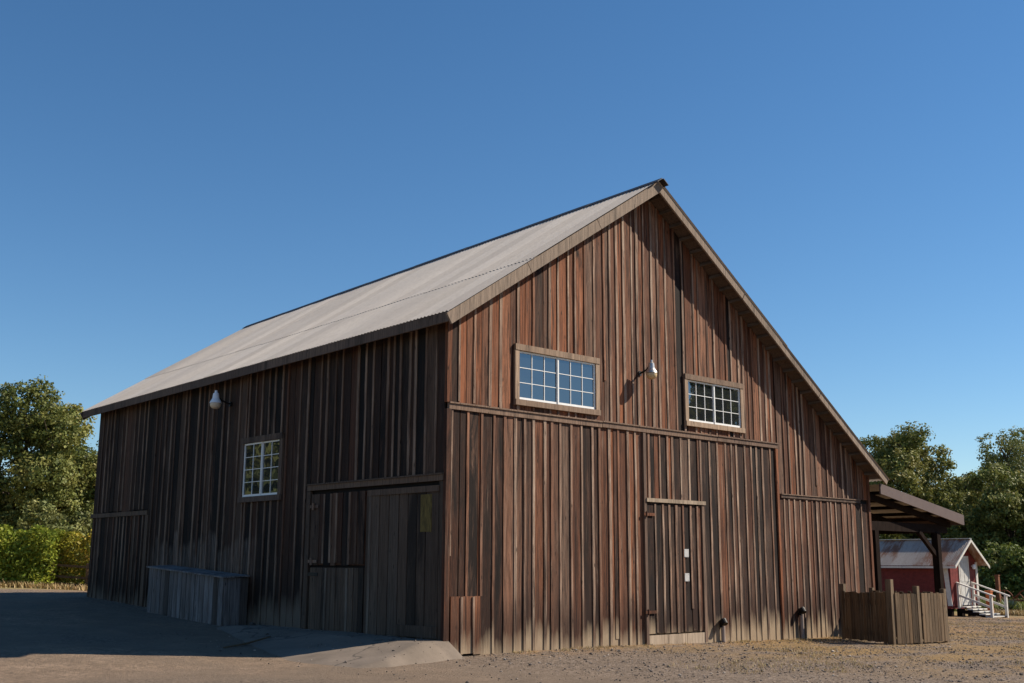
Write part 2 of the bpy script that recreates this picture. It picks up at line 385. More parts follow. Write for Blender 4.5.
def siding(mb, T, s0, s1, zlo, zhi, holes=(), wmin=.2, wmax=.34, bat=.8, tone=(.2, .9), skipgap=.032, batw=(.042, .075), depth=0., darkp=.16, d2=.022, stainp=.25):
    """boards between s0,s1; zlo/zhi are functions of s; holes=(s0,s1,z0,z1)"""
    s = s0; seams = []
    def pieces(a, b, lo, hi):
        segs = [(lo, hi)]
        for (h0, h1, z0, z1) in holes:
            if b > h0+.01 and a < h1-.01:
                n = []
                for (p, q) in segs:
                    if z1 <= p or z0 >= q: n.append((p, q)); continue
                    if z0 > p: n.append((p, z0))
                    if z1 < q: n.append((z1, q))
                segs = n
        return segs
    cuts = sorted({h for H in holes for h in H[:2] if s0 < h < s1})
    while s < s1-.02:
        b = min(s+random.uniform(wmin, wmax), s1)
        if s1-b < wmin*.5: b = s1
        for c in cuts:
            if s+.03 < c < b+.04: b = c; break
        g = random.uniform(.003, skipgap); t = random.uniform(*tone)
        if random.random() < darkp: at = rat(random.uniform(0, .15), 0, random.uniform(.3, .7))
        else: at = rat(t, random.choice((0, 0, 0, 0, .12, .3)), random.uniform(.3, .75) if random.random() < stainp else random.random()*.25)
        d = depth+random.uniform(.018, .03); lo = max(zlo(s), zlo(b))+random.uniform(-.03, .03) if False else min(zlo(s), zlo(b))+random.uniform(-.01, .03)
        hs, hb = zhi(s), zhi(b)
        for (p, q) in pieces(s, b, lo, max(hs, hb)):
            top0, top1 = (hs, hb) if q == max(hs, hb) else (q, q)
            if p >= min(top0, top1)-.02: continue
            lean = random.uniform(-.004, .004); cup = random.uniform(-.004, .004)
            P = [T(s+g/2, depth, p), T(s+g/2, d+cup, p), T(b-g/2, d-cup, p), T(b-g/2, depth, p)]
            Q = [T(s+g/2+lean, depth, top0), T(s+g/2+lean, d+cup, top0), T(b-g/2+lean, d-cup, top1), T(b-g/2+lean, depth, top1)]
            mb.hexa(P+Q, at)
        seams.append((b, d)); s = b
    for (c, d) in seams[:-1]:
        if random.random() > bat: continue
        bw = random.uniform(*batw); off = random.uniform(-.012, .012)
        at = rat(random.uniform(.4, .8), random.uniform(.7, 1.1) if random.random() < .8 else .25, random.random()*.25)
        for (p, q) in pieces(c-bw/2, c+bw/2, zlo(c)+random.uniform(0, .05), zhi(c)-.01):
            if q-p < .1: continue
            if random.random() < .03: p += random.uniform(.2, .9)*min(1, (q-p)*.4)
            n = max(1, int((q-p)/.9)); prev = 0.
            cc = [random.uniform(-.006, .006) for _ in range(n+1)]; dd = [random.uniform(0, .004) for _ in range(n+1)]
            for k in range(n):
                za, zb = p+(q-p)*k/n, p+(q-p)*(k+1)/n
                x0, x1 = c+off+cc[k], c+off+cc[k+1]
                B = d2; e = depth+.02
                P = [T(x0-bw/2, e, za), T(x0-bw/2, e+B+dd[k], za), T(x0+bw/2, e+B+dd[k], za), T(x0+bw/2, e, za)]
                Q = [T(x1-bw/2, e, zb), T(x1-bw/2, e+B+dd[k+1], zb), T(x1+bw/2, e+B+dd[k+1], zb), T(x1+bw/2, e, zb)]
                b0 = len(mb.v); mb.v += P+Q; mb.a += [at]*8
                fs = [(0, 1, 5, 4), (1, 2, 6, 5), (2, 3, 7, 6)]
                if k == 0: fs.append((0, 3, 2, 1))
                if k == n-1: fs.append((4, 5, 6, 7))
                mb.f += [tuple(b0+i for i in f) for f in fs]

W1 = (1.72, 3.87, 4.68, 5.64); W2 = (6.88, 8.84, 4.72, 5.66)
gtop = lambda x: roof_top(x, 0)-.07
gbase = lambda x: gz(x, -.05)-.04
DOOR = (5.33, 7.30, -.05, 2.93)
# gable wall
mb = MB()
siding(mb, TG, .02, 10.28, lambda x: 4.45, gtop, [W1, W2], tone=(.3, 1.0), darkp=.12, bat=.85, wmin=.17, wmax=.31, stainp=.12)
siding(mb, TG, .02, 10.2, gbase, lambda x: 4.35, [(.08, .82, -1, 1.02), DOOR], tone=(.1, .8), darkp=.3, bat=.85, wmin=.17, wmax=.33)
siding(mb, TG, 10.32, W, lambda x: 3.25, gtop, [], tone=(.15, .75), darkp=.12, bat=.85, wmin=.17, wmax=.3)
siding(mb, TG, 10.24, W, gbase, lambda x: 3.17, [], tone=(.15, .6), darkp=.12, bat=.85, wmin=.17, wmax=.3)
siding(mb, TG, .09, .82, lambda x: .02, lambda x: 1.02, [], tone=(.5, .8), darkp=0, bat=1, wmin=.2, wmax=.3, depth=.024, stainp=0)
gw = mb.build('wall', M['gable'], barn)
gw['label'] = 'sunlit reddish brown front gable wall of vertical boards'
# dark backing so gaps read as unlit interior, shade put into its colour, behind the windows too
mb = MB()
def backing(mb, T, s0, s1, lo, top, d=-.03, step=.25, holes=()):
    s = s0
    while s < s1-1e-4:
        b = min(s+step, s1)
        mb.hexa([T(s, d-.05, lo), T(s, d, lo), T(b, d, lo), T(b, d-.05, lo), T(s, d-.05, top(s)), T(s, d, top(s)), T(b, d, top(b)), T(b, d-.05, top(b))])
        s = b
backing(mb, TG, .05, W-.05, -.3, lambda x: roof_top(x, 0)-.08)
backing(mb, TL, .1, L-.02, -.1, lambda y: roof_top(0, y)-.1)
mb.build('dark_backing', M['inside'], barn)
# side wall
WS = (5.63, 7.18, 3.03, 4.23); BIG = (.12, 4.32, .2, 3.04)
mb = MB(); stop = lambda y: roof_top(0, y)-.09; sbase = lambda y: max(gz(-.1, y), .24 if y < 6.5 else -9)-.05
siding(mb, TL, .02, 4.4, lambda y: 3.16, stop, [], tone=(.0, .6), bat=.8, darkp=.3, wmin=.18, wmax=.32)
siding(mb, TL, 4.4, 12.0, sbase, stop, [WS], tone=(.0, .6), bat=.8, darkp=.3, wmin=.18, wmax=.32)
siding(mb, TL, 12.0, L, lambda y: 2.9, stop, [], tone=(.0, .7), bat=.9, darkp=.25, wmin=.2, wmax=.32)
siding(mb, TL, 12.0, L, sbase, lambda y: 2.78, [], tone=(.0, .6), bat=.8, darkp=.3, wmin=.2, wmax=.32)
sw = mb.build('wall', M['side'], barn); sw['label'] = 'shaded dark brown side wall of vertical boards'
# right and back walls, out of sight
mb = MB()
TR = lambda s, d, z: (W+d, s, z); TB = lambda s, d, z: (s, L+d, z)
siding(mb, TR, .03, L, lambda y: gz(W, y)-.06, lambda y: roof_top(W, y)-.08, wmin=.3, wmax=.4)
siding(mb, TB, .03, W, lambda x: gz(x, L)-.1, lambda x: roof_top(x, L)-.08, wmin=.3, wmax=.4)
mb.build('wall', M['side'], barn)
mb = MB(); backing(mb, TR, .05, L-.05, -.4, lambda y: roof_top(W, y)-.12); backing(mb, TB, .08, W-.08, -.4, lambda x: roof_top(x, L)-.1); mb.build('dark_backing', M['inside'], barn)  # same dark sheet, standing for interior shade behind these walls

# trims
def board(mb, T, s0, s1, z0, z1, d0, d1, sag=0, n=1, at=None):
    at = at or rat()
    for k in range(n):
        a0, a1 = s0+(s1-s0)*k/n, s0+(s1-s0)*(k+1)/n
        mb.hexa([T(a0, d0, z0), T(a0, d1, z0), T(a1, d1, z0), T(a1, d0, z0), T(a0, d0, z1), T(a0, d1, z1), T(a1, d1, z1), T(a1, d0, z1)], rat())
mb = MB()
for k, (p, q) in enumerate(((.0, 4.05), (4.06, 7.9), (7.91, 10.3))):
    zz = 4.40+random.uniform(-.01, .01); board(mb, TG, p, q, zz-.055, zz+.045, .0, .062+.004*k)
    board(mb, TG, p, q, zz+.047, zz+.075, .0, .085+.003*k)
mb.build('belt_rail', M['belt'], barn)
mb = MB(); board(mb, TG, 10.36, 13.95, 3.175, 3.245, 0, .064); board(mb, TG, 10.36, 13.95, 3.247, 3.27, 0, .085); mb.build('belt_rail', M['belt'], barn)
mb = MB(); board(mb, TG, -.055, .06, -.1, 4.34, -.02, .06); mb.build('corner_board', M['gable'], barn); mb = MB(); board(mb, TG, -.055, .05, 4.46, 6.1, -.02, .055)
mb.build('corner_board', M['gable'], barn)
mb = MB(); board(mb, TG, 10.19, 10.27, -.12, 4.34, 0, .066); mb.build('seam_board', M['gable'], barn); mb = MB(); board(mb, TG, W-.06, W+.04, -.25, 3.95, -.02, .05); mb.build('corner_board', M['gable'], barn)
mb = MB(); board(mb, TG, 4.42, 4.56, .12, 4.33, 0, .03, at=rat(.3)); mb.build('seam_board', M['gable'], barn)
mb = MB(); board(mb, TL, .0, 4.45, 3.05, 3.155, 0, .075); board(mb, TL, .0, 4.45, 3.157, 3.185, 0, .1); mb.build('door_rail', M['grey'], barn)
mb = MB(); board(mb, TL, 11.95, L+.02, 2.78, 2.89, 0, .07); board(mb, TL, 11.9, 12.06, .5, 2.775, 0, .06); mb.build('door_rail', M['grey'], barn)
mb = MB(); board(mb, TL, 4.34, 4.48, .2, 3.04, 0, .06); mb.build('door_post', M['grey'], barn); mb = MB(); board(mb, TL, .0, .13, .2, 3.04, 0, .05); mb.build('door_post', M['grey'], barn)

# windows
def window(T, s0, s1, z0, z1, cols, rows, label, glass, cas=.11, slim=False):
    mb = MB(); c = cas; d = .075
    board(mb, T, s0-c, s1+c, z1, z1+c+.01, .0, d+.012); board(mb, T, s0-c, s1+c, z0-c, z0, .0, d+.02)
    board(mb, T, s0-c, s0, z0+.002, z1-.002, .0, d); board(mb, T, s1, s1+c, z0+.002, z1-.002, .0, d)
    wdw = mb.build('window', M['casing'] if not slim else M['fascia'], barn); wdw['label'] = label
    mid = (s0+s1)/2
    for k, (p, q) in enumerate(((s0+.005, mid+.012), (mid-.012, s1-.005))):
        dd = .030 if k == 0 else .046
        mb = MB(); e = .034
        board(mb, T, p, q, z0+.004, z0+.004+e*1.4, dd-.02, dd); board(mb, T, p, q, z1-e-.004, z1-.004, dd-.02, dd)
        board(mb, T, p, p+e, z0+e*1.4+.006, z1-e-.006, dd-.02, dd+.001); board(mb, T, q-e, q, z0+e*1.4+.006, z1-e-.006, dd-.02, dd+.001)
        gw0, gw1, gz0, gz1 = p+e, q-e, z0+e*1.4, z1-e
        for i in range(1, cols):
            x = gw0+(gw1-gw0)*i/cols; board(mb, T, x-.0065, x+.0065, gz0, gz1, dd-.018, dd-.005)
        for j in range(1, rows):
            z = gz0+(gz1-gz0)*j/rows; board(mb, T, gw0, gw1, z-.0065, z+.0065, dd-.018, dd-.0065)
        mb.build('sash', M['white'], wdw)
        mb = MB(); board(mb, T, gw0-.005, gw1+.005, gz0-.005, gz1+.005, dd-.026, dd-.0195); mb.build('pane', glass, wdw)
    return wdw
window(TG, *W1, 3, 3, 'larger left sliding window with pale wood casing, reflecting blue sky', M['glass'])
window(TG, *W2, 3, 3, 'smaller right sliding window reflecting trees', M['glass'])
window(TL, *WS, 2, 4, 'single white gridded window in the shaded side wall', M['glass2'], cas=.12, slim=True)

# gable door
mb = MB()
siding(mb, TG, 5.40, 7.22, lambda x: .17, lambda x: 2.86, [], tone=(.0, .5), darkp=.45, bat=1, wmin=.2, wmax=.3, depth=.03, stainp=.6)
board(mb, TG, 5.40, 7.22, .165, 2.87, -.01, .029)
door = mb.build('door', M['gable'], barn); door['label'] = 'dark tall plank door in front gable'
mb = MB(); board(mb, TG, 5.37, 7.36, 2.88, 2.96, .0, .10); mb.build('door_head', M['pale'], door)
mb = MB()
for k in range(3): board(mb, TG, 5.36+k*.64, 5.36+k*.64+.63, -.08, .15, .02, .06+.004*k)
mb.build('kick_board', M['pale'], door)
mb = MB(); board(mb, TG, 5.31, 5.39, -.05, 4.33, 0, .075); board(mb, TG, 7.24, 7.33, -.05, 2.87, 0, .08); mb.build('door_jamb', M['belt'], door)
for z in (2.62, .62):
    mb = MB(); board(mb, TG, 5.28, 5.62, z-.03, z+.03, .08, .088); mb.tube([TG(5.36, .092, z-.06), TG(5.36, .092, z+.06)], [.014]*2, 8); mb.build('hinge', M['gable'], door)
for z in (1.32, 1.83):
    mb = MB(); board(mb, TG, 6.58, 6.73, z-.085, z+.085, .078, .084)
    for q in (-.05, .05):
        for r in (-.065, .065): mb.tube([TG(6.655+q, .082, z+r), TG(6.655+q, .088, z+r)], [.008]*2, 6)
    mb.build('metal_plate', M['plate'], door)
# side sliding door leaf and half door
mb = MB()
siding(mb, TL, .15, 2.36, lambda y: .27, lambda y: 2.97, [], tone=(.1, .6), darkp=.1, bat=.15, wmin=.24, wmax=.36, depth=.02, stainp=.2)
board(mb, TL, .15, 2.36, .27, 2.97, -.02, .019)
sdoor = mb.build('door', M['grey'], barn); sdoor['label'] = 'wide grey plank sliding door leaf beside the corner'
mb = MB(); board(mb, TL, .12, 2.3, 2.86, 2.97, .046, .075); mb.build('ledger', M['grey'], sdoor); mb = MB(); board(mb, TL, .12, 1.3, .30, .5, .046, .075); mb.build('ledger', M['grey'], sdoor)
mb = MB(); board(mb, TL, .34, .66, 2.15, 2.82, .046, .052); mb.build('paint_patch', M['yellow'], sdoor)
mb = MB(); siding(mb, TL, 2.40, 4.3, lambda y: 1.55, lambda y: 2.97, [], tone=(.2, .8), darkp=.1, bat=.9, wmin=.18, wmax=.28, depth=.03)
board(mb, TL, 2.4, 4.3, 1.55, 2.97, -.02, .029)
hd = mb.build('door', M['side'], barn); hd['label'] = 'upper half of the old stable door'
for z in (2.72, 1.62):
    mb = MB(); board(mb, TL, 4.0, 4.3, z-.03, z+.03, .075, .085); board(mb, TL, 4.14, 4.2, z-.07, z+.07, .0855, .105); mb.build('latch', M['belt'], hd)
mb = MB(); siding(mb, TL, 2.40, 4.3, lambda y: .24, lambda y: 1.50, [], tone=(.2, .8), darkp=.05, bat=.3, wmin=.15, wmax=.24, depth=.015)
board(mb, TL, 2.4, 4.3, .24, 1.5, -.02, .014)
ld = mb.build('door', M['grey'], barn); ld['label'] = 'lower half of the old stable door'
mb = MB(); board(mb, TL, 3.98, 4.34, 1.33, 1.40, .045, .055); mb.build('latch', M['black'], ld)

# roof: sheets of corrugated metal in two laps per slope
def rp(y, v, side, lift):
    t = (y+.45)/16.45
    ex, ez = (-.3+.02*t, 6.07-.25*t) if side < 0 else (14.62-.3*t, 3.86-.35*t)
    rx, rz = 5.5-.75*t, 9.86-.86*t
    x = ex+(rx-ex)*v; z = ez+(rz-ez)*v
    sg = -.05*math.sin(math.pi*(t))*math.sin(math.pi*v)
    n = Vector((ez-rz, 0, -(ex-rx)) if side < 0 else (-(ez-rz), 0, (ex-rx))).normalized()
    if n.z < 0: n = -n
    return (x+n.x*lift, y, z+n.z*lift+sg)
def roofslope(side, laps, parent):
    mb = MB(); pitch = .105; ny = int(16.45/pitch*5); sheets = {}
    for li, (v0, v1, lift) in enumerate(laps):
        b = len(mb.v); rows = 7
        jit = [random.uniform(-.004, .004) for _ in range(40)]; tn = [random.random() for _ in range(40)]
        for j in range(rows):
            for i in range(ny+1):
                y = -.515+16.55*i/ny; k = int((i/ny)*24.99)
                vv = v0+(v1-v0)*j/(rows-1)+(jit[k] if (j == 0 and li > 0) else 0)
                lf = lift+.011*math.sin(2*math.pi*(y/pitch))+(k % 2)*.003
                mb.v.append(rp(y, vv, side, lf)); mb.a.append((tn[k], 0, 0, .5))
        for j in range(rows-1):
            for i in range(ny):
                q = b+j*(ny+1)+i; mb.f.append((q, q+1, q+ny+2, q+ny+1))
    o = mb.build('roof', M['roof'], parent, recalc=False)
    return o
rl = roofslope(-1, [(-.012, .36, .01), (.345, 1.0, .020)], barn); rl['label'] = 'left slope of grey corrugated metal roof'
rr = roofslope(1, [(-.012, .5, .01), (.48, 1.0, .032)], barn); rr['label'] = 'right slope of grey corrugated metal roof, seen edge on'
# skip sheathing under the metal
for side, par, ns in ((-1, rl, 32), (1, rr, 50)):
    mb = MB()
    for k in range(ns):
        v0 = .012+k*.976/(ns-1); hw = .105/(6.9 if side < 0 else 10.9)
        for sg_ in range(10):
            ya, yb = -.43+16.4*sg_/10, -.43+16.4*(sg_+1)/10
            p = [rp(ya, v0-hw, side, -.045), rp(ya, v0+hw, side, -.045), rp(ya, v0+hw, side, -.012), rp(ya, v0-hw, side, -.012)]
            q = [rp(yb, v0-hw, side, -.045), rp(yb, v0+hw, side, -.045), rp(yb, v0+hw, side, -.012), rp(yb, v0-hw, side, -.012)]
            mb.hexa([p[0], p[1], p[2], p[3], q[0], q[1], q[2], q[3]])
    mb.build('sheathing', M['fascia'], par)
# lookouts
for side, par, ns in ((1, rr, 25), (-1, rl, 12)):
    for k in range(ns):
        mb = MB(); v = .03+.94*k/(ns-1)
        a0 = rp(-.42, v, side, -.08); b0 = rp(.02, v, side, -.08)
        mb.beam(a0, b0, .04, .065)
        mb.build('lookout', M['soffit'], par)
# barge boards, fascia, ridge
def barge(side, mat, y0=-.49, name='barge_board', v0=-.025, dp=.22):
    mb = MB(); n = 3
    for k in range(n):
        a0, b0 = v0+(1.0-v0)*k/n, v0+(1.0-v0)*(k+1)/n-.002
        P = [rp(y0, a0, side, -dp), rp(y0+.042, a0, side, -dp), rp(y0+.042, b0, side, -dp), rp(y0, b0, side, -dp)]
        Q = [rp(y0, a0, side, -.001), rp(y0+.042, a0, side, -.001), rp(y0+.042, b0, side, -.001), rp(y0, b0, side, -.001)]
        mb.hexa(P+Q, rat())
    return mb.build(name, mat, barn)
barge(-1, M['trim']); barge(1, M['trim'], v0=-.008, dp=.165, y0=-.486); barge(-1, M['fascia'], y0=15.97); barge(1, M['fascia'], y0=15.97)
mb = MB()
nseg = 5
for k in range(nseg):
    y0, y1 = -.44+16.4*k/nseg, -.44+16.4*(k+1)/nseg-.004
    A_ = rp(y0, -.006, -1, 0); B_ = rp(y1, -.006, -1, 0); r_ = random.uniform(-.006, .006)
    mb.hexa([(A_[0]-.03, y0, A_[2]-.2+r_), (A_[0]+.01, y0, A_[2]-.2+r_), (B_[0]+.01, y1, B_[2]-.2+r_), (B_[0]-.03, y1, B_[2]-.2+r_),
             (A_[0]-.03, y0, A_[2]-.015), (A_[0]+.01, y0, A_[2]-.015), (B_[0]+.01, y1, B_[2]-.015), (B_[0]-.03, y1, B_[2]-.015)], rat())
mb.build('fascia', M['fascia'], barn)
for k in range(26):
    y = .1+15.2*k/25; a0 = rp(y, -.0, -1, -.12); b0 = rp(y, .07, -1, -.12); mb = MB(); mb.beam(a0, b0, .05, .12); mb.build('rafter_tail', M['fascia'], rl)
mb = MB()
for side in (-1, 1):
    wv = .2/(6.9 if side < 0 else 10.9)
    for k in range(8):
        y0, y1 = -.62+16.6*k/8, -.62+16.6*(k+1)/8+.02; lf = .034+.004*(k % 2)
        P = [rp(y0, 1-wv, side, lf), rp(y1, 1-wv, side, lf), rp(y1, 1.0, side, lf), rp(y0, 1.0, side, lf)]
        Q = [rp(y0, 1-wv, side, lf+.012), rp(y1, 1-wv, side, lf+.012), rp(y1, 1.0, side, lf+.02), rp(y0, 1.0, side, lf+.02)]
        mb.hexa(P+Q)
mb.build('ridge_cap', M['ridge'], barn)

# lamps on the barn
def barnlamp(base, out, name, capm, bowlm, lab, s=1.0):
    base = Vector(base); out = Vector(out); h = base+out
    mb = MB(); mb.lathe(h, [(.0, .27*s), (.03*s, .27*s), (.035*s, .22*s), (.07*s, .19*s), (.085*s, .07*s), (.13*s, .0), (.145*s, -.04*s), (.12*s, -.05*s)], 24)
    lamp = mb.build(name, capm, barn, smooth=False); lamp['label'] = lab
    mb = MB(); prof = [(.122*s, -.05*s)]
    for k in range(8):
        t = k/7; prof.append(((.128-.035*t**3+(.006 if k % 2 else 0))*s, (-.055-.105*t)*s))
    prof += [(.05*s, -.185*s), (.0, -.19*s)]
    mb.lathe(h, prof, 24); mb.build('lamp_glass', bowlm, lamp, smooth=True)
    mb = MB(); n = out.normalized()
    mb.tube([base, base+out*.3+Vector((0, 0, .02)), base+out*.6+Vector((0, 0, .05)), h+Vector((0, 0, .12*s))-n*.06], [.022]*4, 8)
    mb.tube([base-n*.01, base+n*.03], [.06, .06], 12); mb.build('lamp_arm', M['black'], lamp)
barnlamp((5.27, -.03, 5.60), (.05, -.30, .02), 'wall_lamp', M['steel'], M['amber'], 'grey metal lamp with amber glass bowl between the gable windows', .9)
barnlamp((-.03, 7.95, 5.22), (-.36, .06, .04), 'wall_lamp', M['enamel'], M['frost'], 'white enamel lamp under the side eave', .95)

# pipes at the gable foot
def ventpipe(x, h, hood):
    mb = MB(); g0 = gz(x, -.1)
    mb.tube([(x, -.10, g0-.05), (x, -.10, h)], [.045, .045], 12)
    o = mb.build('vent_pipe', M['pipe'], barn)
    mb = MB(); mb.tube([(x, -.08, h-.08), (x-.02, -.10, h+.03), (x-.05, -.16, h+.05), (x-.07, -.22, h-.02)], [.062, .07, .07, .06], 12)
    mb.build('pipe_hood', hood, o)
ventpipe(7.84, .33, M['black']); ventpipe(10.93, .5, M['black'])

# lean-to canopy on the right of the barn
ya, yb = -.30, 6.2
mb = MB()
P0, P1 = (14.55, 3.68), (19.15, 3.00)
n = 60
def cz(x): return P0[1]+(x-P0[0])/(P1[0]-P0[0])*(P1[1]-P0[1])
b = 0
for i in range(n+1):
    y = ya+(yb-ya)*i/n; l = .012 if i % 2 else -.0
    for x in (P0[0], 16.1, 17.6, P1[0]): mb.v.append((x, y, cz(x)+l)); mb.a.append((.5, 0, 0, .5))
for i in range(n):
    for j in range(3): q = i*4+j; mb.f.append((q, q+1, q+5, q+4))
can = mb.build('canopy', M['sheetunder'], barn, recalc=False); can['label'] = 'lean-to canopy roof on the right side with brown fascia'
mb = MB()
for (p, q, yy) in ((P0, P1, ya),):
    mb.hexa([(p[0], yy-.03, p[1]-.24), (q[0], yy-.03, q[1]-.26), (q[0], yy+.01, q[1]-.26), (p[0], yy+.01, p[1]-.24), (p[0], yy-.03, p[1]+.03), (q[0], yy-.03, q[1]+.03), (q[0], yy+.01, q[1]+.03), (p[0], yy+.01, p[1]+.03)])
mb.hexa([(P1[0], ya-.03, P1[1]-.26), (P1[0]+.03, ya-.03, P1[1]-.26), (P1[0]+.03, yb, P1[1]-.26), (P1[0], yb, P1[1]-.26), (P1[0], ya-.03, P1[1]+.03), (P1[0]+.03, ya-.03, P1[1]+.03), (P1[0]+.03, yb, P1[1]+.03), (P1[0], yb, P1[1]+.03)])
mb.build('fascia', M['canopy'], can)
for y in (0, 1.5, 3.0, 4.5, 6.0): mb = MB(); mb.beam((14.5, y, cz(14.5)-.30), (18.9, y, cz(18.9)-.30), .08, .16); mb.build('rafter', M['dkwood'], can)
for x in (15.0, 16.0, 17.0, 18.0, 18.9): mb = MB(); mb.beam((x, ya+.02, cz(x)-.12), (x, yb-.02, cz(x)-.12), .07, .09); mb.build('purlin', M['dkwood'], can)
mb = MB(); mb.beam((14.45, .06, 2.62), (18.75, .06, 2.62), .14, .24); mb.build('beam', M['dkwood'], can); mb = MB(); mb.beam((18.1, .15, 2.60), (18.1, 6.1, 2.60), .14, .22); mb.build('beam', M['dkwood'], can)
for x, y in ((18.1, .02), (14.76, .06), (18.1, 6.0)):
    mb = MB(); g0 = gz(x, y); mb.beam((x, y, g0-.1), (x, y, 2.5), .19, .19, up=(0, 1, 0)); mb.build('post', M['dkwood'], can)
mb = MB(); mb.beam((17.1, .02, 2.52), (18.05, .02, 1.85), .1, .12); mb.build('brace', M['dkwood'], can)

# bin against the side wall
binr = empty('storage_bin', (-.05, 6.7, gz(-.3, 6.7)), 'long low grey wooden bin with a flat lid against the shaded side wall', 'storage bin')
def slant(y): return (y-6.7)/3.65
mb = MB()
def bz0(y): return gz(-.3, y)-.03+(.03)
def bz1(y): return 1.26+.2*slant(y)
def plankrow(mb, pts, z0f, z1f, n, thick, outn):
    for k in range(n):
        t0, t1 = k/n+.003, (k+1)/n-.003
        a = Vector(pts[0]).lerp(Vector(pts[1]), t0); b = Vector(pts[0]).lerp(Vector(pts[1]), t1); o_ = Vector(outn)*(thick+random.uniform(0, .006)); at = rat(random.uniform(.1, .9), random.random(), random.random()*.4)
        mb.hexa([(a.x, a.y, z0f(a.y)), (b.x, b.y, z0f(b.y)), (b.x+o_.x, b.y+o_.y, z0f(b.y)), (a.x+o_.x, a.y+o_.y, z0f(a.y)),
                 (a.x, a.y, z1f(a.y)), (b.x, b.y, z1f(b.y)), (b.x+o_.x, b.y+o_.y, z1f(b.y)), (a.x+o_.x, a.y+o_.y, z1f(a.y))], at)
plankrow(mb, ((-.62, 6.72, 0), (-.62, 10.35, 0)), bz0, bz1, 17, .025, (-1, 0, 0))
plankrow(mb, ((-.62, 6.72, 0), (-.06, 6.72, 0)), bz0, bz1, 3, .025, (0, -1, 0))
plankrow(mb, ((-.62, 10.35, 0), (-.06, 10.35, 0)), bz0, bz1, 3, .025, (0, 1, 0))
mb.build('box', M['bin'], binr)
mb = MB(); a0, b0 = 6.64, 10.42
mb.hexa([(-.70, a0, bz1(a0)+.004), (-.06, a0, bz1(a0)+.03), (-.06, b0, bz1(b0)+.03), (-.70, b0, bz1(b0)+.004), (-.70, a0, bz1(a0)+.034), (-.06, a0, bz1(a0)+.06), (-.06, b0, bz1(b0)+.06), (-.70, b0, bz1(b0)+.034)], rat(.6, 1, 0))
mb.build('lid', M['bin'], binr)

# ------------------------------------------------------------ picket enclosure
fp = [(11.95, -.62), (10.88, -2.44), (11.67, -2.66), (12.78, -2.74), (13.5, -.5)]
fen = empty('picket_enclosure', (10.9, -2.4, gz(10.9, -2.4)), 'low weathered picket enclosure at the right foot of the barn', 'fence')
tops = [1.3, 1.42, 1.28, 1.22, 1.2]; pw = [.11, .13, .11, .11, .10]
for (x, y), h, ww in zip(fp, tops, pw):
    mb = MB(); g0 = gz(x, y); mb.beam((x, y, g0-.1), (x+random.uniform(-.02, .02), y, g0+h), ww, ww, rat(.3, .6, .1), up=(0, 1, 0)); mb.build('post', M['picket'], fen)
for i in range(4):
    a0, b0 = Vector(fp[i]), Vector(fp[i+1]); Lp = (b0-a0).length; d = (b0-a0)/Lp; nn = Vector((-d.y, d.x))*(-1 if i > 0 else -1)
    nn = Vector((d.y, -d.x))
    if nn.dot(Vector((CAM.x, CAM.y))-a0) < 0: nn = -nn
    mb = MB(); s = .09
    while s < Lp-.08:
        bw = random.uniform(.085, .125); e = min(s+bw, Lp-.07)
        if e-s < .04: break
        p = a0+d*s; q = a0+d*e; o1 = nn*.05; o2 = nn*.072; g0 = gz(p.x, p.y)+.03+random.uniform(-.015, .015); h = g0+1.09+random.uniform(-.02, .02)+.0*i
        l = random.uniform(-.008, .008)
        mb.hexa([(*(p+o1), g0), (*(q+o1), g0), (*(q+o2), g0), (*(p+o2), g0), (*(p+o1+d*l), h), (*(q+o1+d*l), h+random.uniform(-.01, .01)), (*(q+o2+d*l), h), (*(p+o2+d*l), h)],
                rat(random.uniform(.1, .9), random.random()*.6, random.random()*.5))
        s = e+random.uniform(.008, .02)
    for z in (.25, .95):
        g0 = gz(*a0); mb.beam((*(a0+nn*.02), g0+z), (*(b0+nn*.02), g0+z), .04, .08)
    mb.build('picket_panel', M['picket'], fen)

# ------------------------------------------------------------ red shed
SH = Vector((33.75, 7.38, -.54)); th = R(-3)
shed = empty('shed', SH, 'small red wooden shed with rusty metal roof and white trimmed door beyond the canopy', 'shed')
ux, uy = Vector((math.cos(th), math.sin(th), 0)), Vector((-math.sin(th), math.cos(th), 0))
def TS(x, y, z): return tuple(SH+ux*x+uy*y+Vector((0, 0, z)))
sw_, sl_ = 2.2, 4.4; fl = .44; ev = 2.32; ap = 3.18
mb = MB()
def shbox(mb, x0, x1, y0, y1, z0, z1, at=None): mb.box(x0, x1, y0, y1, z0, z1, at, TS)
# walls of lapped boards
for k in range(11):
    z0 = fl+k*(ev-fl)/11; z1 = z0+(ev-fl)/11-.008
    shbox(mb, 0, .05, .06, sl_, z0, z1); shbox(mb, sw_-.05, sw_, .06, sl_, z0, z1); shbox(mb, .05, sw_-.05, sl_-.05, sl_, z0, z1)
shbox(mb, .05, .06, .06, sl_-.05, fl, ev); shbox(mb, sw_-.06, sw_-.05, .06, sl_-.05, fl, ev)
xx = 0.0
while xx < sw_-.01:
    x1 = min(xx+.2, sw_); 
    t0 = ev+(ap-ev)*(1-abs(2*xx/sw_-1)); t1 = ev+(ap-ev)*(1-abs(2*x1/sw_-1))
    for yy in (0., sl_-.04):
        if yy == 0. and xx > .65 and x1 < 1.5: zb = fl+2.03
        else: zb = fl
        mb.hexa([TS(xx+.004, yy, zb), TS(x1-.004, yy, zb), TS(x1-.004, yy+.05, zb), TS(xx+.004, yy+.05, zb), TS(xx+.004, yy, t0-.03), TS(x1-.004, yy, t1-.03), TS(x1-.004, yy+.05, t1-.03), TS(xx+.004, yy+.05, t0-.03)])
    xx = x1
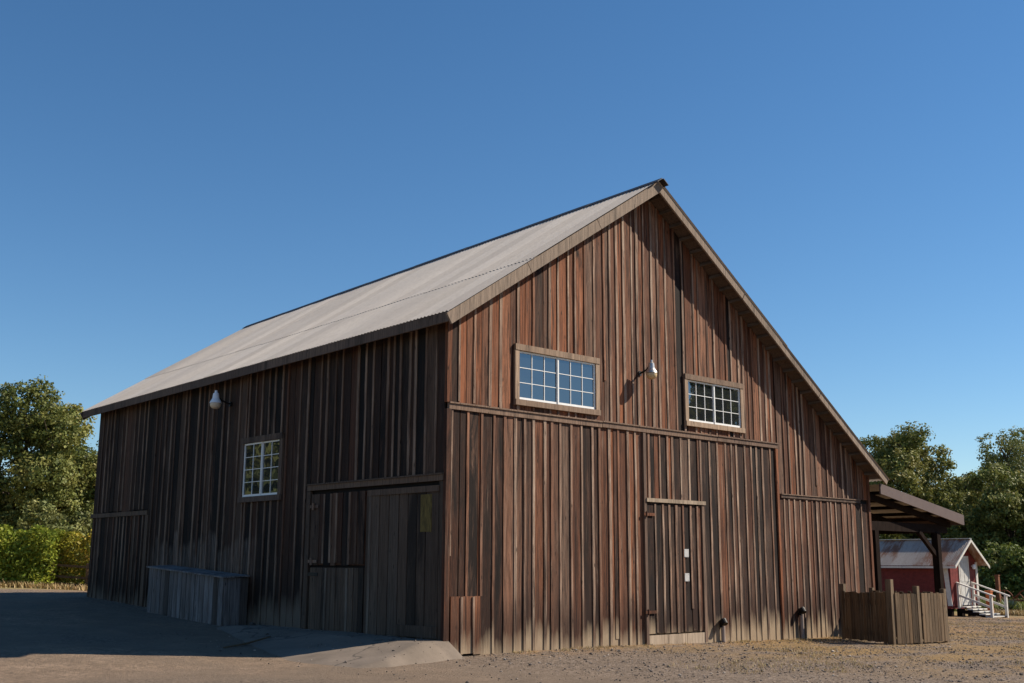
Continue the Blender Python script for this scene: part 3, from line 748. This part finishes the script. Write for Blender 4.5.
shbox(mb, 0, sw_, .05, sl_, fl-.12, fl-.004)
mb.build('wall', M['redpaint'], shed)
# roof
mb = MB(); oh, fo = .34, .42; sl = (ap-ev)/(sw_/2)
for side in (-1, 1):
    b = len(mb.v); ny = 220; xe = -oh if side < 0 else sw_+oh; ze = ev-oh*sl+.06
    for i in range(ny+1):
        y = -fo+(sl_+fo+.3)*i/ny; l = .012*math.sin(i*1.9); tn = (int(i/22) % 3)*.4
        for v in (0, .5, 1): mb.v.append(TS(xe+(sw_/2-xe)*v, y, ze+(ap+.06-ze)*v+l)); mb.a.append((tn, 0, 0, .5))
    for i in range(ny):
        for j in range(2): q = b+i*3+j; mb.f.append((q, q+1, q+4, q+3))
sroof = mb.build('roof', M['rustroof'], shed, recalc=False)
mb = MB()
for side in (-1, 1):
    xe = -oh if side < 0 else sw_+oh; ze = ev-oh*sl
    mb.hexa([TS(xe, -fo-.03, ze-.06), TS(sw_/2, -fo-.03, ap-.06), TS(sw_/2, -fo, ap-.06), TS(xe, -fo, ze-.06), TS(xe, -fo-.03, ze+.06), TS(sw_/2, -fo-.03, ap+.06), TS(sw_/2, -fo, ap+.06), TS(xe, -fo, ze+.06)])
mb.build('barge_board', M['whitepaint'], sroof)
mb = MB(); shbox(mb, -oh-.02, -oh+.01, -fo, sl_+.3, ev-oh*sl-.05, ev-oh*sl+.035); mb.build('eave_trim', M['whitepaint'], sroof)
mb = MB(); mb.beam(TS(sw_/2, -fo, ap+.085), TS(sw_/2, sl_+.3, ap+.085), .2, .03); mb.build('ridge_cap', M['steel'], sroof)
mb = MB()
mb.hexa([TS(-.035, -.01, fl), TS(-.002, -.01, fl), TS(-.002, .19, fl), TS(-.035, .19, fl), TS(-.035, .12, ev-.07), TS(-.002, .12, ev-.07), TS(-.002, .32, ev-.07), TS(-.035, .32, ev-.07)])
mb.build('corner_trim', M['whitepaint'], shed)
mb = MB(); shbox(mb, sw_-.12, sw_+.03, -.035, -.003, fl, ev-.05); mb.build('corner_trim', M['whitepaint'], shed)
mb = MB(); shbox(mb, -.035, -.002, sl_-.15, sl_, fl, ev-.12); mb.build('corner_trim', M['whitepaint'], shed)
mb = MB(); shbox(mb, .74, 1.46, -.012, .02, fl+.02, fl+2.0)
for (z0, z1) in ((.15, .85), (1.0, 1.85)):
    for (p, q) in ((.80, 1.05), (1.12, 1.38)): shbox(mb, p, q, -.024, -.0125, fl+z0, fl+z1)
sd_ = mb.build('door', M['shdoor'], shed)
mb = MB(); shbox(mb, .68, .74, -.03, .02, fl, fl+2.08); shbox(mb, 1.46, 1.52, -.03, .02, fl, fl+2.08); shbox(mb, .742, 1.458, -.03, .02, fl+2.0, fl+2.08); mb.build('door_frame', M['whitepaint'], sd_)
mb = MB(); mb.tube([TS(1.38, -.01, fl+1.0), TS(1.38, -.07, fl+1.0)], [.03, .035], 10); mb.build('handle', M['steel'], sd_)
mb = MB(); mb.lathe(TS(1.78, -.12, fl+1.62), [(0, .12), (.06, .1), (.08, 0), (.07, -.08), (0, -.1)], 12); mb.beam(TS(1.78, -.12, fl+1.66), TS(1.78, 0, fl+1.66), .04, .04); mb.build('wall_lamp', M['enamel'], shed)
for x in (.2, 1.1, 2.0):
    for y in (.25, 2.1, 4.1):
        mb = MB(); p = TS(x, y, 0); mb.box(x-.12, x+.12, y-.12, y+.12, gz(p[0], p[1])-.1-SH.z, fl-.122, None, TS); mb.build('pier', M['dkwood'], shed)
# steps with rails
stp = MB(); base = gz(*TS(1.1, -1.8, 0)[:2])-SH.z
ns = 5
for k in range(ns):
    y0 = -.12-.27*k; z = fl-.02-(fl-base)*(k+.0)/ns
    stp.box(.42, 1.62, y0-.28, y0, z-.045, z, None, TS)
steps = stp.build('steps', M['whitepaint'], shed)
for x in (.46, 1.58):
    stp = MB(); stp.hexa([TS(x-.03, -.05, fl-.28), TS(x+.03, -.05, fl-.28), TS(x+.03, -1.5, base-.03), TS(x-.03, -1.5, base-.03), TS(x-.03, -.05, fl-.12), TS(x+.03, -.05, fl-.12), TS(x+.03, -1.5, base+.06), TS(x-.03, -1.5, base+.06)]); stp.build('stringer', M['dkwood'], steps)
for x in (.40, 1.64):
    mb = MB()
    mb.beam(TS(x, -.08, fl-.1), TS(x, -.08, fl+.95), .09, .09, up=(0, 1, 0)); mb.beam(TS(x, -1.5, base-.05), TS(x, -1.5, base+.92), .1, .1, up=(0, 1, 0))
    mb.beam(TS(x, -.02, fl+.97), TS(x, -1.68, base+.88), .10, .05); mb.beam(TS(x, -.08, fl+.45), TS(x, -1.5, base+.42), .04, .09)
    mb.build('railing', M['whitepaint'], steps)

# ------------------------------------------------------------ small things beyond the shed
def post_thing(name, x, y, h, w, mat, label, cat):
    g0 = gz(x, y); mb = MB(); mb.beam((x, y, g0-.1), (x, y, g0+h), w, w, up=(0, 1, 0)); mb.box(x-w*.62, x+w*.62, y-w*.62, y+w*.62, g0+h, g0+h+.05)
    o = mb.build(name, mat); tag(o, label, cat); return o
post_thing('wooden_post', 43.0, 9.55, 1.7, .17, M['rustred'], 'rust brown post standing behind the shed steps', 'post')
post_thing('marker_post', 36.3, 6.95, 1.05, .22, M['orange'], 'short orange post right behind the white shed steps', 'post')
# rusty farm rake : axle, wheels, tines
fx, fy = 43.9, 9.2; g0 = gz(fx, fy)
rake = empty('farm_rake', (fx, fy, g0), 'rusty old wheeled farm rake in the grass right of the shed', 'farm implement')
def wheel(c, r, axis):
    mb = MB(); ax = Vector(axis).normalized(); u = Vector((0, 0, 1)); v = ax.cross(u).normalized(); pts = []
    for k in range(25):
        t = 2*math.pi*k/24; pts.append(Vector(c)+(u*math.cos(t)+v*math.sin(t))*r)
    mb.tube(pts, [.03]*25, 6)
    for k in range(8):
        t = 2*math.pi*k/8; mb.beam(Vector(c), Vector(c)+(u*math.cos(t)+v*math.sin(t))*r, .025, .025)
    return mb.build('wheel', M['rustred'], rake)
axd = Vector((.736, -.677, 0)); c0 = Vector((fx, fy, g0+.5))
wheel(c0-axd*.45, .5, (.9, -.2, 0)); wheel(c0+axd*.6, .5, (.9, -.2, 0))
mb = MB(); mb.beam(c0-axd*.5, c0+axd*.65, .09, .09)
for k in range(9): 
    p = c0+axd*(-.4+.11*k); pts = [p+Vector((.3*t, .3*t, .25*math.sin(t*3)-.4*t)) for t in (0, .3, .6, .9, 1.1)]; mb.tube(pts, [.012]*5, 5)
mb.beam(c0+Vector((0, 0, .1)), c0+Vector((-.7, -.6, .35)), .07, .07); mb.build('frame', M['rustred'], rake)

# ------------------------------------------------------------ vegetation
def leafmat(name, c0, c1, c2, trans=.25):
    a = NT(name); at = a.n('ShaderNodeAttribute'); at.attribute_name = 'board'
    sp = a.n('ShaderNodeSeparateColor'); a.l(at.outputs['Color'], sp.inputs[0])
    c = a.ramp(sp.outputs[0], [(0, c0), (.5, c1), (1, c2)])
    hv = a.n('ShaderNodeHueSaturation'); a.l(c, hv.inputs['Color']); a.l(a.rampv(sp.outputs[1], 0, 1, .86, 1.16), hv.inputs['Value']); a.l(a.rampv(sp.outputs[2], 0, 1, .475, .51), hv.inputs['Hue'])
    c = hv.outputs[0]
    a.l(c, a.b.inputs['Base Color']); a.b.inputs['Roughness'].default_value = .6; a.b.inputs['Specular IOR Level'].default_value = .25
    tr = a.n('ShaderNodeBsdfTranslucent'); a.l(c, tr.inputs[0]); mx = a.n('ShaderNodeMixShader', i_0=trans)
    a.l(a.b.outputs[0], mx.inputs[1]); a.l(tr.outputs[0], mx.inputs[2]); a.l(mx.outputs[0], a.out.inputs[0])
    return a.m
M['oak'] = leafmat('live_oak_leaves', (.075, .098, .024), (.16, .178, .045), (.29, .27, .075))
M['oak2'] = leafmat('dusty_oak_leaves', (.075, .092, .03), (.15, .17, .052), (.25, .26, .09))
M['bush'] = leafmat('bright_shrub_leaves', (.055, .085, .018), (.11, .15, .03), (.19, .23, .05))
M['vine'] = leafmat('grape_vine_leaves', (.085, .125, .014), (.22, .27, .028), (.38, .40, .05))
M['autumn'] = leafmat('yellowing_vine_leaves', (.15, .17, .02), (.36, .32, .035), (.50, .30, .05))
M['dry'] = leafmat('dry_grass_blades', (.22, .15, .06), (.38, .28, .12), (.52, .42, .21), .2)
M['green'] = leafmat('green_grass_blades', (.07, .10, .02), (.14, .17, .035), (.25, .25, .07), .3)
M['agave'] = leafmat('blue_green_leaves', (.06, .09, .06), (.11, .15, .10), (.17, .21, .15), .1)

def leaves(c, n, outn, size, hue, rng, flat=.35):
    """n leaf quads around each position row of c (N,3) ; returns co, attr"""
    N = len(c)
    nrm = outn*.8+rng.normal(0, .7, (N, 3)); nrm[:, 2] += .25; nrm /= np.linalg.norm(nrm, axis=1)[:, None]
    t = np.cross(nrm, rng.normal(0, 1, (N, 3))); t /= np.linalg.norm(t, axis=1)[:, None]+1e-9; b = np.cross(nrm, t)
    s = size*rng.uniform(.55, 1.35, (N, 1)); r = rng.uniform(.45, .8, (N, 1))
    q = np.stack([c-t*s, c+b*s*r-t*s*.1, c+t*s, c-b*s*r+t*s*.15], 1)
    q += rng.normal(0, .06, q.shape)*size
    at = np.stack([hue[:, 0], rng.uniform(0, 1, N), hue[:, 1], rng.uniform(0, 1, N)], 1)
    return q.reshape(-1, 3), np.repeat(at, 4, 0)

def crown_mesh(name, lobes, per, size, rng, mat, parent, dens=1.0, stretch=.8):
    """lobes: (x,y,z,rx,ry,rz) each broken into leafy sprays"""
    C, O, H = [], [], []
    for (x, y, z, rx, ry, rz) in lobes:
        R3 = np.array([rx, ry, rz]); hue0 = rng.uniform(.25, .7)
        ns = max(8, int(per*dens*(rx*ry*rz)**(2/3)))
        d = rng.normal(0, 1, (ns, 3)); d /= np.linalg.norm(d, axis=1)[:, None]
        rad = rng.uniform(.55, 1.06, (ns, 1))**.7
        cen = np.array([x, y, z])+d*R3*rad
        sr = rng.uniform(.3, .62, ns)*(rx*ry*rz)**(1/9)
        nl = 42
        for k in range(ns):
            e = rng.normal(0, 1, (nl, 3)); e /= np.linalg.norm(e, axis=1)[:, None]
            p = cen[k]+e*sr[k]*rng.uniform(.35, 1., (nl, 1))*np.array([1, 1, .75])
            C.append(p); O.append(e*.7+d[k]*.5)
            h = np.full((nl, 2), 0.); h[:, 0] = np.clip(hue0+rng.normal(0, .16)+rng.normal(0, .07, nl), 0, 1); h[:, 1] = rng.uniform(0, 1)
            H.append(h)
    C = np.concatenate(C); O = np.concatenate(O); H = np.concatenate(H)
    co, at = leaves(C, 1, O, size, H, rng)
    f = np.arange(len(co)).reshape(-1, 4)
    me = npmesh(name, co, f, mat, at)
    o = bpy.data.objects.new(name, me); COL.objects.link(o)
    if parent is not None: o.parent = parent; o.matrix_parent_inverse = parent_inv(parent)
    return o

def tree(x, y, h, rad, label, seed, mat='oak', low=.22, per=40, size=.10, group=None, name='oak_tree', cat='tree', nl=11, spread=1.0):
    g0 = gz(x, y); rng = np.random.default_rng(seed); rd = random.Random(seed)
    root = empty(name, (x, y, g0), label, cat, group)
    lobes = []
    cz = g0+h*(low+1)/2; hz = h*(1-low)/2
    lobes.append((x, y, cz, rad*.62, rad*.62, hz*.72))
    for k in range(nl):
        t = 2*math.pi*k*0.618+rd.uniform(-.3, .3); zz = -1+2*(k+.6)/nl
        rr = math.sqrt(max(0.05, 1-zz*zz*.8)); lr = rad*rd.uniform(.26, .46)
        lobes.append((x+math.cos(t)*rad*rr*.72*spread, y+math.sin(t)*rad*rr*.72*spread, cz+zz*hz*.86-lr*.15, lr, lr, lr*rd.uniform(.65, .95)))
    # trunk and limbs
    mb = MB(); fork = Vector((x+rd.uniform(-.3, .3), y, g0+h*.24)); tr = .045*h*.62
    mb.tube([(x, y, g0-.2), (x+.04, y, g0+h*.1), fork, (x+.1, y+.1, g0+h*.6)], [tr*1.4, tr, tr*.85, tr*.35], 10)
    for (lx, ly, lz, a_, b_, c_) in lobes[1:]:
        st_ = fork.lerp(Vector((x, y, g0+h*.55)), rd.random()*.6); e = Vector((lx, ly, lz)); md = st_.lerp(e, .5)+Vector((rd.uniform(-.3, .3), rd.uniform(-.3, .3), rd.uniform(-.1, .4)))
        mb.tube([st_, md, e], [tr*.5, tr*.3, tr*.1], 6)
        for q in range(3):
            e2 = e+Vector((rd.uniform(-1, 1)*a_, rd.uniform(-1, 1)*b_, rd.uniform(-.4, .9)*c_)); mb.tube([md.lerp(e, .7), e2], [tr*.13, tr*.03], 5)
    mb.build('trunk', M['bark'], root, smooth=True)
    crown_mesh('crown', lobes, per, size, rng, M[mat], root)
    return root

GL = 'oaks behind the hedge'; GR = 'oaks beyond the red shed'; GB = 'trees across the yard behind the camera'
# left
tree(10.0, 50.6, 11.0, 4.3, 'large round live oak at the left edge of the picture', 21, 'oak', nl=15, group=GL)
tree(13.6, 49.6, 7.6, 2.9, 'lower olive oak crown pressed against the left side of the barn', 22, 'oak', low=.08, nl=12, group=GL)
tree(20.4, 66.0, 11.4, 3.2, 'thin dark oak top showing just past the far barn corner', 23, 'oak2', per=16, nl=9, group=GL)
tree(2.6, 54.0, 10.2, 4.6, 'live oak cut off by the left edge behind the hedge', 24, 'oak', nl=13, group=GL)
tree(10.0, 44.8, 4.6, 2.6, 'low bushy young oak in front of the large left oak', 25, 'oak2', low=.03, nl=10, group=GL, name='young_oak')
tree(-10.0, 44.0, 9.5, 4.2, 'broad oak out beyond the left edge of the yard', 26, 'oak', nl=12, group=GL)
tree(-17, 36, 10.0, 4.5, 'oak standing out of view to the left, its crown mirrored in the side window', 27, 'oak2', low=.05, per=12, size=.22, nl=10, group=GL)
tree(-25, 47, 11.5, 5, 'second oak out of view to the left, farther along the field', 28, 'oak2', low=.05, per=10, size=.25, nl=10, group=GL)
# right
tree(59.2, 23.0, 11.8, 3.9, 'broad olive oak rising above the canopy roof', 31, 'oak', nl=15, group=GR)
tree(77.5, 22.0, 13.2, 4.4, 'tall darker oak at the right edge with open branches', 32, 'oak2', per=17, nl=14, group=GR, spread=1.15)
tree(62.6, 20.6, 8.4, 4.0, 'oak behind the shed ridge between the two taller crowns', 33, 'oak', low=.08, nl=15, group=GR)
tree(58.5, 15.2, 8.2, 3.6, 'green oak right above the shed gable', 34, 'oak', low=.05, nl=13, group=GR)
tree(66.0, 16.2, 9.0, 4.2, 'oak at the right edge beneath the darker tall crown', 35, 'oak2', low=.05, nl=14, group=GR)
tree(50.5, 21.5, 7.2, 3.4, 'low oak seen under the canopy behind the shed', 36, 'oak', low=.05, nl=10, group=GR)
tree(95, 27.5, 14.0, 6, 'distant dark oak behind the other right hand crowns', 37, 'oak2', low=.1, per=14, nl=10, size=.17, group=GR)
tree(51.6, 12.2, 3.7, 2.3, 'rounded bright green shrub right of the shed door', 38, 'bush', low=-.02, nl=12, group=GR, name='shrub', cat='shrub')
tree(50.6, 13.9, 2.8, 2.0, 'dark leafy shrub low behind the shed steps', 39, 'oak', low=-.05, nl=9, group=GR, name='shrub', cat='shrub')
for k, (x, y, h, r_) in enumerate(((61, 36, 10, 4.5), (52, 42, 9, 4.2), (42, 50, 10, 4.6), (31, 57, 9.5, 4.4), (70, 46, 12, 5.5))):
    tree(x, y, h, r_, ('broad oak hidden behind the barn nearest the shed', 'low oak behind the barn, second from the shed', 'round oak in the middle of the row behind the barn', 'oak behind the barn nearest the left hand oaks', 'tall oak set back behind the row hidden by the barn')[k], 70+k, 'oak', low=.05, per=20, size=.16, nl=10, group='oaks in a row behind the barn')
# over the yard, seen in the window glass
for k, (x, y, h, r_) in enumerate(((58, -34, 19, 5.5), (66, -44, 20, 6), (52, -44, 14.5, 5), (72, -30, 18, 6), (44, -50, 11, 5))):
    tree(x, y, h, r_, ('tall oak across the yard mirrored low in the right gable window', 'tallest oak of the far group across the yard', 'mid height oak across the yard mirrored between the panes', 'broad oak across the yard nearest the road', 'smallest oak across the yard mirrored in the left gable window')[k], 50+k, 'oak2', low=.05, per=7, size=.3, nl=9, group=GB)

# vine hedge and its fence on the left
hd_ = Vector((.735, -.678, 0)); hn = Vector((-.678, -.735, 0))
def hedge(name, p0, p1, h, th_, mat, label, seed, n):
    rng = np.random.default_rng(seed); p0 = np.array(p0); p1 = np.array(p1); L_ = np.linalg.norm(p1-p0)
    t = rng.uniform(0, 1, n); top = h*(.95+.035*np.sin(t*L_*1.3+seed)+.04*np.sin(t*L_*4.3)+.03*np.sin(t*L_*9))
    z = rng.uniform(0, 1, n)**.8*top; dpt = rng.uniform(-1, 1, n)*th_*(1-.35*(z/top)**3)+.12*np.sin(t*L_*3+z*3)
    base = p0[None]+(p1-p0)[None]*t[:, None]
    c = np.stack([base[:, 0]-.678*dpt, base[:, 1]-.735*dpt, z+.02], 1); c[:, 2] += ground(c[:, 0], c[:, 1])
    o_ = np.stack([-.678*np.sign(dpt), -.735*np.sign(dpt), .3*np.ones(n)], 1)
    clump = np.sin(c[:, 0]*2.3+c[:, 2]*2.9)*np.sin(c[:, 1]*1.9+c[:, 2]*1.3)
    hue = np.stack([np.clip(.5+.25*clump+rng.normal(0, .15, n), 0, 1), rng.uniform(0, 1, n)], 1)
    co, at = leaves(c, 1, o_, .068, hue, rng)
    me = npmesh('foliage', co, np.arange(len(co)).reshape(-1, 4), M[mat], at)
    g0 = gz(*((p0+p1)/2)); root = empty(name, (*((p0+p1)/2), g0), label, 'hedge')
    o = bpy.data.objects.new('foliage', me); COL.objects.link(o); o.parent = root; o.matrix_parent_inverse = parent_inv(root)
    mb = MB(); rd = random.Random(seed)
    for k in range(int(L_/.9)):
        q = p0+(p1-p0)*(k+.5)/int(L_/.9); a0 = Vector((q[0], q[1], gz(*q)-.1)); mb.tube([a0, a0+Vector((rd.uniform(-.1, .1), 0, h*.4)), a0+Vector((rd.uniform(-.3, .3), rd.uniform(-.2, .2), h*.85))], [.05, .035, .012], 6)
    mb.build('stem', M['bark'], root)
hedge('vine_hedge', (-4.2, 36.6), (4.3, 28.8), 2.38, .75, 'vine', 'bright green leafy vine hedge along the left edge of the yard', 61, 42000)
hedge('vine_hedge', (4.2, 29.4), (8.0, 25.9), 2.3, .55, 'autumn', 'yellow and orange vine hedge right beside the barn far corner', 62, 9000)
rf = empty('rail_fence', (5.0, 28.0, gz(5, 28)), 'low tan rail fence in front of the yellow vines', 'fence')
f0 = Vector((4.0, 28.75, 0)); f1 = f0+hd_*4.2
for k in range(4):
    p = f0+hd_*k*1.35; g0 = gz(p.x, p.y); mb = MB(); mb.beam((p.x, p.y, g0-.1), (p.x, p.y, g0+1.05), .1, .1, up=(0, 1, 0)); mb.build('post', M['picket'], rf)
for z in (.22, .5, .92):
    mb = MB(); mb.beam((f0.x, f0.y-.07, gz(f0.x, f0.y)+z), (f1.x, f1.y-.07, gz(f1.x, f1.y)+z+random.uniform(-.02, .02)), .03, .09); mb.build('rail', M['picket'], rf)

# power line far left
pl = empty('power_line', (14, 62, gz(14, 62)), 'thin overhead utility wires crossing behind the far barn corner', 'power line')
p0 = Vector((-12, 78, 0)); p1 = Vector((34, 56, 0))
for p in (p0, p1):
    mb = MB(); mb.tube([(p.x, p.y, -.2), (p.x, p.y, 10.4)], [.15, .11], 10); mb.beam((p.x-.2, p.y-.9, 9.9), (p.x+.2, p.y+.9, 9.9), .1, .12); mb.build('pole', M['bark'], pl)
for dz in (9.95, 9.45):
    mb = MB(); pts = [p0.lerp(p1, t/16)+Vector((0, 0, dz-.9*4*(t/16)*(1-t/16))) for t in range(17)]; mb.tube(pts, [.016]*17, 5); mb.build('wire', M['wire'], pl)

# ------------------------------------------------------------ ground cover
def blades(n, xy, hmin, hmax, wd, mat, name, seed, tuft=5, label=None, cat=None):
    rng = np.random.default_rng(seed); xy = np.repeat(xy, tuft, 0)+rng.normal(0, .025, (len(xy)*tuft, 2)); N = len(xy)
    z = surf(xy[:, 0], xy[:, 1])-.01; h = rng.uniform(hmin, hmax, N); a_ = rng.uniform(0, 6.28, N); ln = rng.uniform(.1, .8, N)*h
    b = np.stack([xy[:, 0], xy[:, 1], z], 1); t = np.stack([np.cos(a_), np.sin(a_), 0*a_], 1); s = np.stack([-np.sin(a_), np.cos(a_), 0*a_], 1)*wd
    mid = b+t*(ln*.35)[:, None]; mid[:, 2] += h*.6; tip = b+t*ln[:, None]; tip[:, 2] += h
    co = np.stack([b-s, b+s, mid+s*.7, mid-s*.7, tip], 1).reshape(-1, 3); i = np.arange(N)*5
    f = np.concatenate([np.stack([i, i+1, i+2], 1), np.stack([i, i+2, i+3], 1), np.stack([i+3, i+2, i+4], 1)])
    at = np.repeat(np.stack([rng.uniform(0, 1, N), rng.uniform(0, 1, N), rng.uniform(0, 1, N), rng.uniform(0, 1, N)], 1), 5, 0)
    me = npmesh(name, co, f, M[mat], at); o = bpy.data.objects.new(name, me); COL.objects.link(o); tag(o, label, cat, kind='stuff'); return o
rng = np.random.default_rng(5)
def inb(x, y): return (x > -.05) & (x < W+.05) & (y > -.06) & (y < L+.1)
# stones
N = 150000
sx_ = rng.uniform(-3, 34, N); sy_ = rng.uniform(-14, 6, N)
k = (~inb(sx_, sy_)) & ((sx_ > .2+rng.normal(0, .8, N)) | (rng.uniform(0, 1, N) < .12)) & (sy_ > -14+.0*sx_)
dist = np.hypot(sx_-CAM.x, sy_-CAM.y); k &= dist > 9
sx_, sy_ = sx_[k], sy_[k]; n = len(sx_); rad = rng.gamma(1.8, .0042, n).clip(.005, .04)
d8 = np.array([(1, 0, 0), (-1, 0, 0), (0, 1, 0), (0, -1, 0), (0, 0, 1), (0, 0, -1)], float)
t8 = np.array([(4, 0, 2), (4, 2, 1), (4, 1, 3), (4, 3, 0), (5, 2, 0), (5, 1, 2), (5, 3, 1), (5, 0, 3)])
v = d8[None]*rad[:, None, None]*rng.uniform(.6, 1.3, (n, 6, 1))+rng.normal(0, .25, (n, 6, 3))*rad[:, None, None]; v[:, :, 2] *= .65
v += np.stack([sx_, sy_, surf(sx_, sy_)+rad*.25], 1)[:, None]
at = np.repeat(np.stack([rng.uniform(0, 1, n)]*4, 1), 6, 0)
a = NT('gravel_stone'); q = a.n('ShaderNodeAttribute'); q.attribute_name = 'board'
spc = a.n('ShaderNodeSeparateColor'); a.l(q.outputs['Color'], spc.inputs[0])
a.l(a.ramp(spc.outputs[0], [(0, (.045, .037, .033)), (.4, (.095, .077, .067)), (.75, (.165, .13, .11)), (1, (.34, .29, .25))]), a.b.inputs['Base Color']); a.b.inputs['Roughness'].default_value = .9
M['stone'] = a.m
me = npmesh('gravel', v.reshape(-1, 3), (np.arange(n)[:, None, None]*6+t8[None]).reshape(-1, 3), M['stone'], at)
o = bpy.data.objects.new('gravel', me); COL.objects.link(o); tag(o, 'loose grey brown gravel stones over the yard in front of the gable', 'gravel', kind='stuff')
# dry grass: sparse tufts in patches
N = 26000; gx = rng.uniform(1.5, 30, N); gy = rng.uniform(-13, 5, N)
pn = vnoise(gx*.35, gy*.6, 77); kk = (~inb(gx, gy)) & (pn > .45)
wx = rng.uniform(.3, 14.3, 900); wy = -rng.gamma(1.5, .12, 900)-.07; wk = vnoise(wx*1.1, wy, 12) > .3
xy = np.concatenate([np.stack([gx[kk], gy[kk]], 1), np.stack([wx[wk], wy[wk]], 1)])
blades(0, xy, .015, .07, .004, 'dry', 'dry_grass', 8, 5, 'short dry straw coloured grass in patches over the gravel', 'grass')
# grass field right of shed
N = 9000; gx = rng.uniform(41, 62, N); gy = rng.uniform(3, 20, N); kk = (gx-41)*.2+(gy-3) > 2
blades(0, np.stack([gx[kk], gy[kk]], 1), .2, .6, .03, 'green', 'tall_grass', 9, 5, 'tall green grass behind the shed steps on the right', 'grass')
N = 2500; gx = rng.uniform(38.5, 43.5, N); gy = rng.uniform(2, 9.5, N)
blades(0, np.stack([gx, gy], 1), .08, .25, .025, 'dry', 'dry_grass', 10, 4, 'pale dry grass strip at the edge of the gravel beside the shed steps', 'grass')
N = 1400; t = rng.uniform(-9, 8, N); gx = 2.9+t*.735+rng.normal(0, .3, N); gy = 28.7-t*.678+rng.normal(0, .3, N)
blades(0, np.stack([gx, gy], 1), .06, .3, .02, 'dry', 'dry_grass', 13, 4, 'dry weeds along the foot of the green vine hedge', 'grass')
# blue green shrub
def rosette(x, y, r, label):
    rng = np.random.default_rng(3); g0 = gz(x, y); mb = MB()
    for k in range(46):
        a_ = k*2.4; e = .25+1.1*(k/46); d = Vector((math.cos(a_)*math.cos(e), math.sin(a_)*math.cos(e), math.sin(e))); s_ = Vector((-math.sin(a_), math.cos(a_), 0))*.05
        b0 = Vector((x, y, g0+.05)); m_ = b0+d*r*.5; t_ = b0+d*r-Vector((0, 0, .06))
        mb.add([b0-s_, b0+s_, m_+s_*1.2, m_-s_*1.2, t_], [(0, 1, 2, 3), (3, 2, 4)], (random.random(), random.random(), .5, .5))
    o = mb.build('agave_plant', M['agave'], recalc=False); tag(o, label, 'plant')
rosette(41.2, 8.25, .75, 'blue green spiky plant right of the white shed steps')
# rock and stick in the shade by the side wall
mb = MB(); mb.tube([(-2.62, 2.95, float(surf(np.array(-2.62), np.array(2.95)))+.025), (-1.95, 3.3, float(surf(np.array(-1.95), np.array(3.3)))+.035), (-1.3, 3.58, float(surf(np.array(-1.3), np.array(3.58)))+.03)], [.012, .02, .012], 6)
tag(mb.build('stick', M['picket']), 'thin pale stick lying in the barn shade', 'stick')
import bmesh
bm = bmesh.new(); bmesh.ops.create_icosphere(bm, subdivisions=2, radius=.07)
for v_ in bm.verts: v_.co *= 1+random.uniform(-.12, .12); v_.co.z *= .75
me = bpy.data.meshes.new('rock'); bm.to_mesh(me); bm.free(); me.materials.append(M['stone'])
o = bpy.data.objects.new('rock', me); COL.objects.link(o); o.location = (-.28, 6.05, .31); tag(o, 'pale rock on the ground right of the storage bin', 'rock')
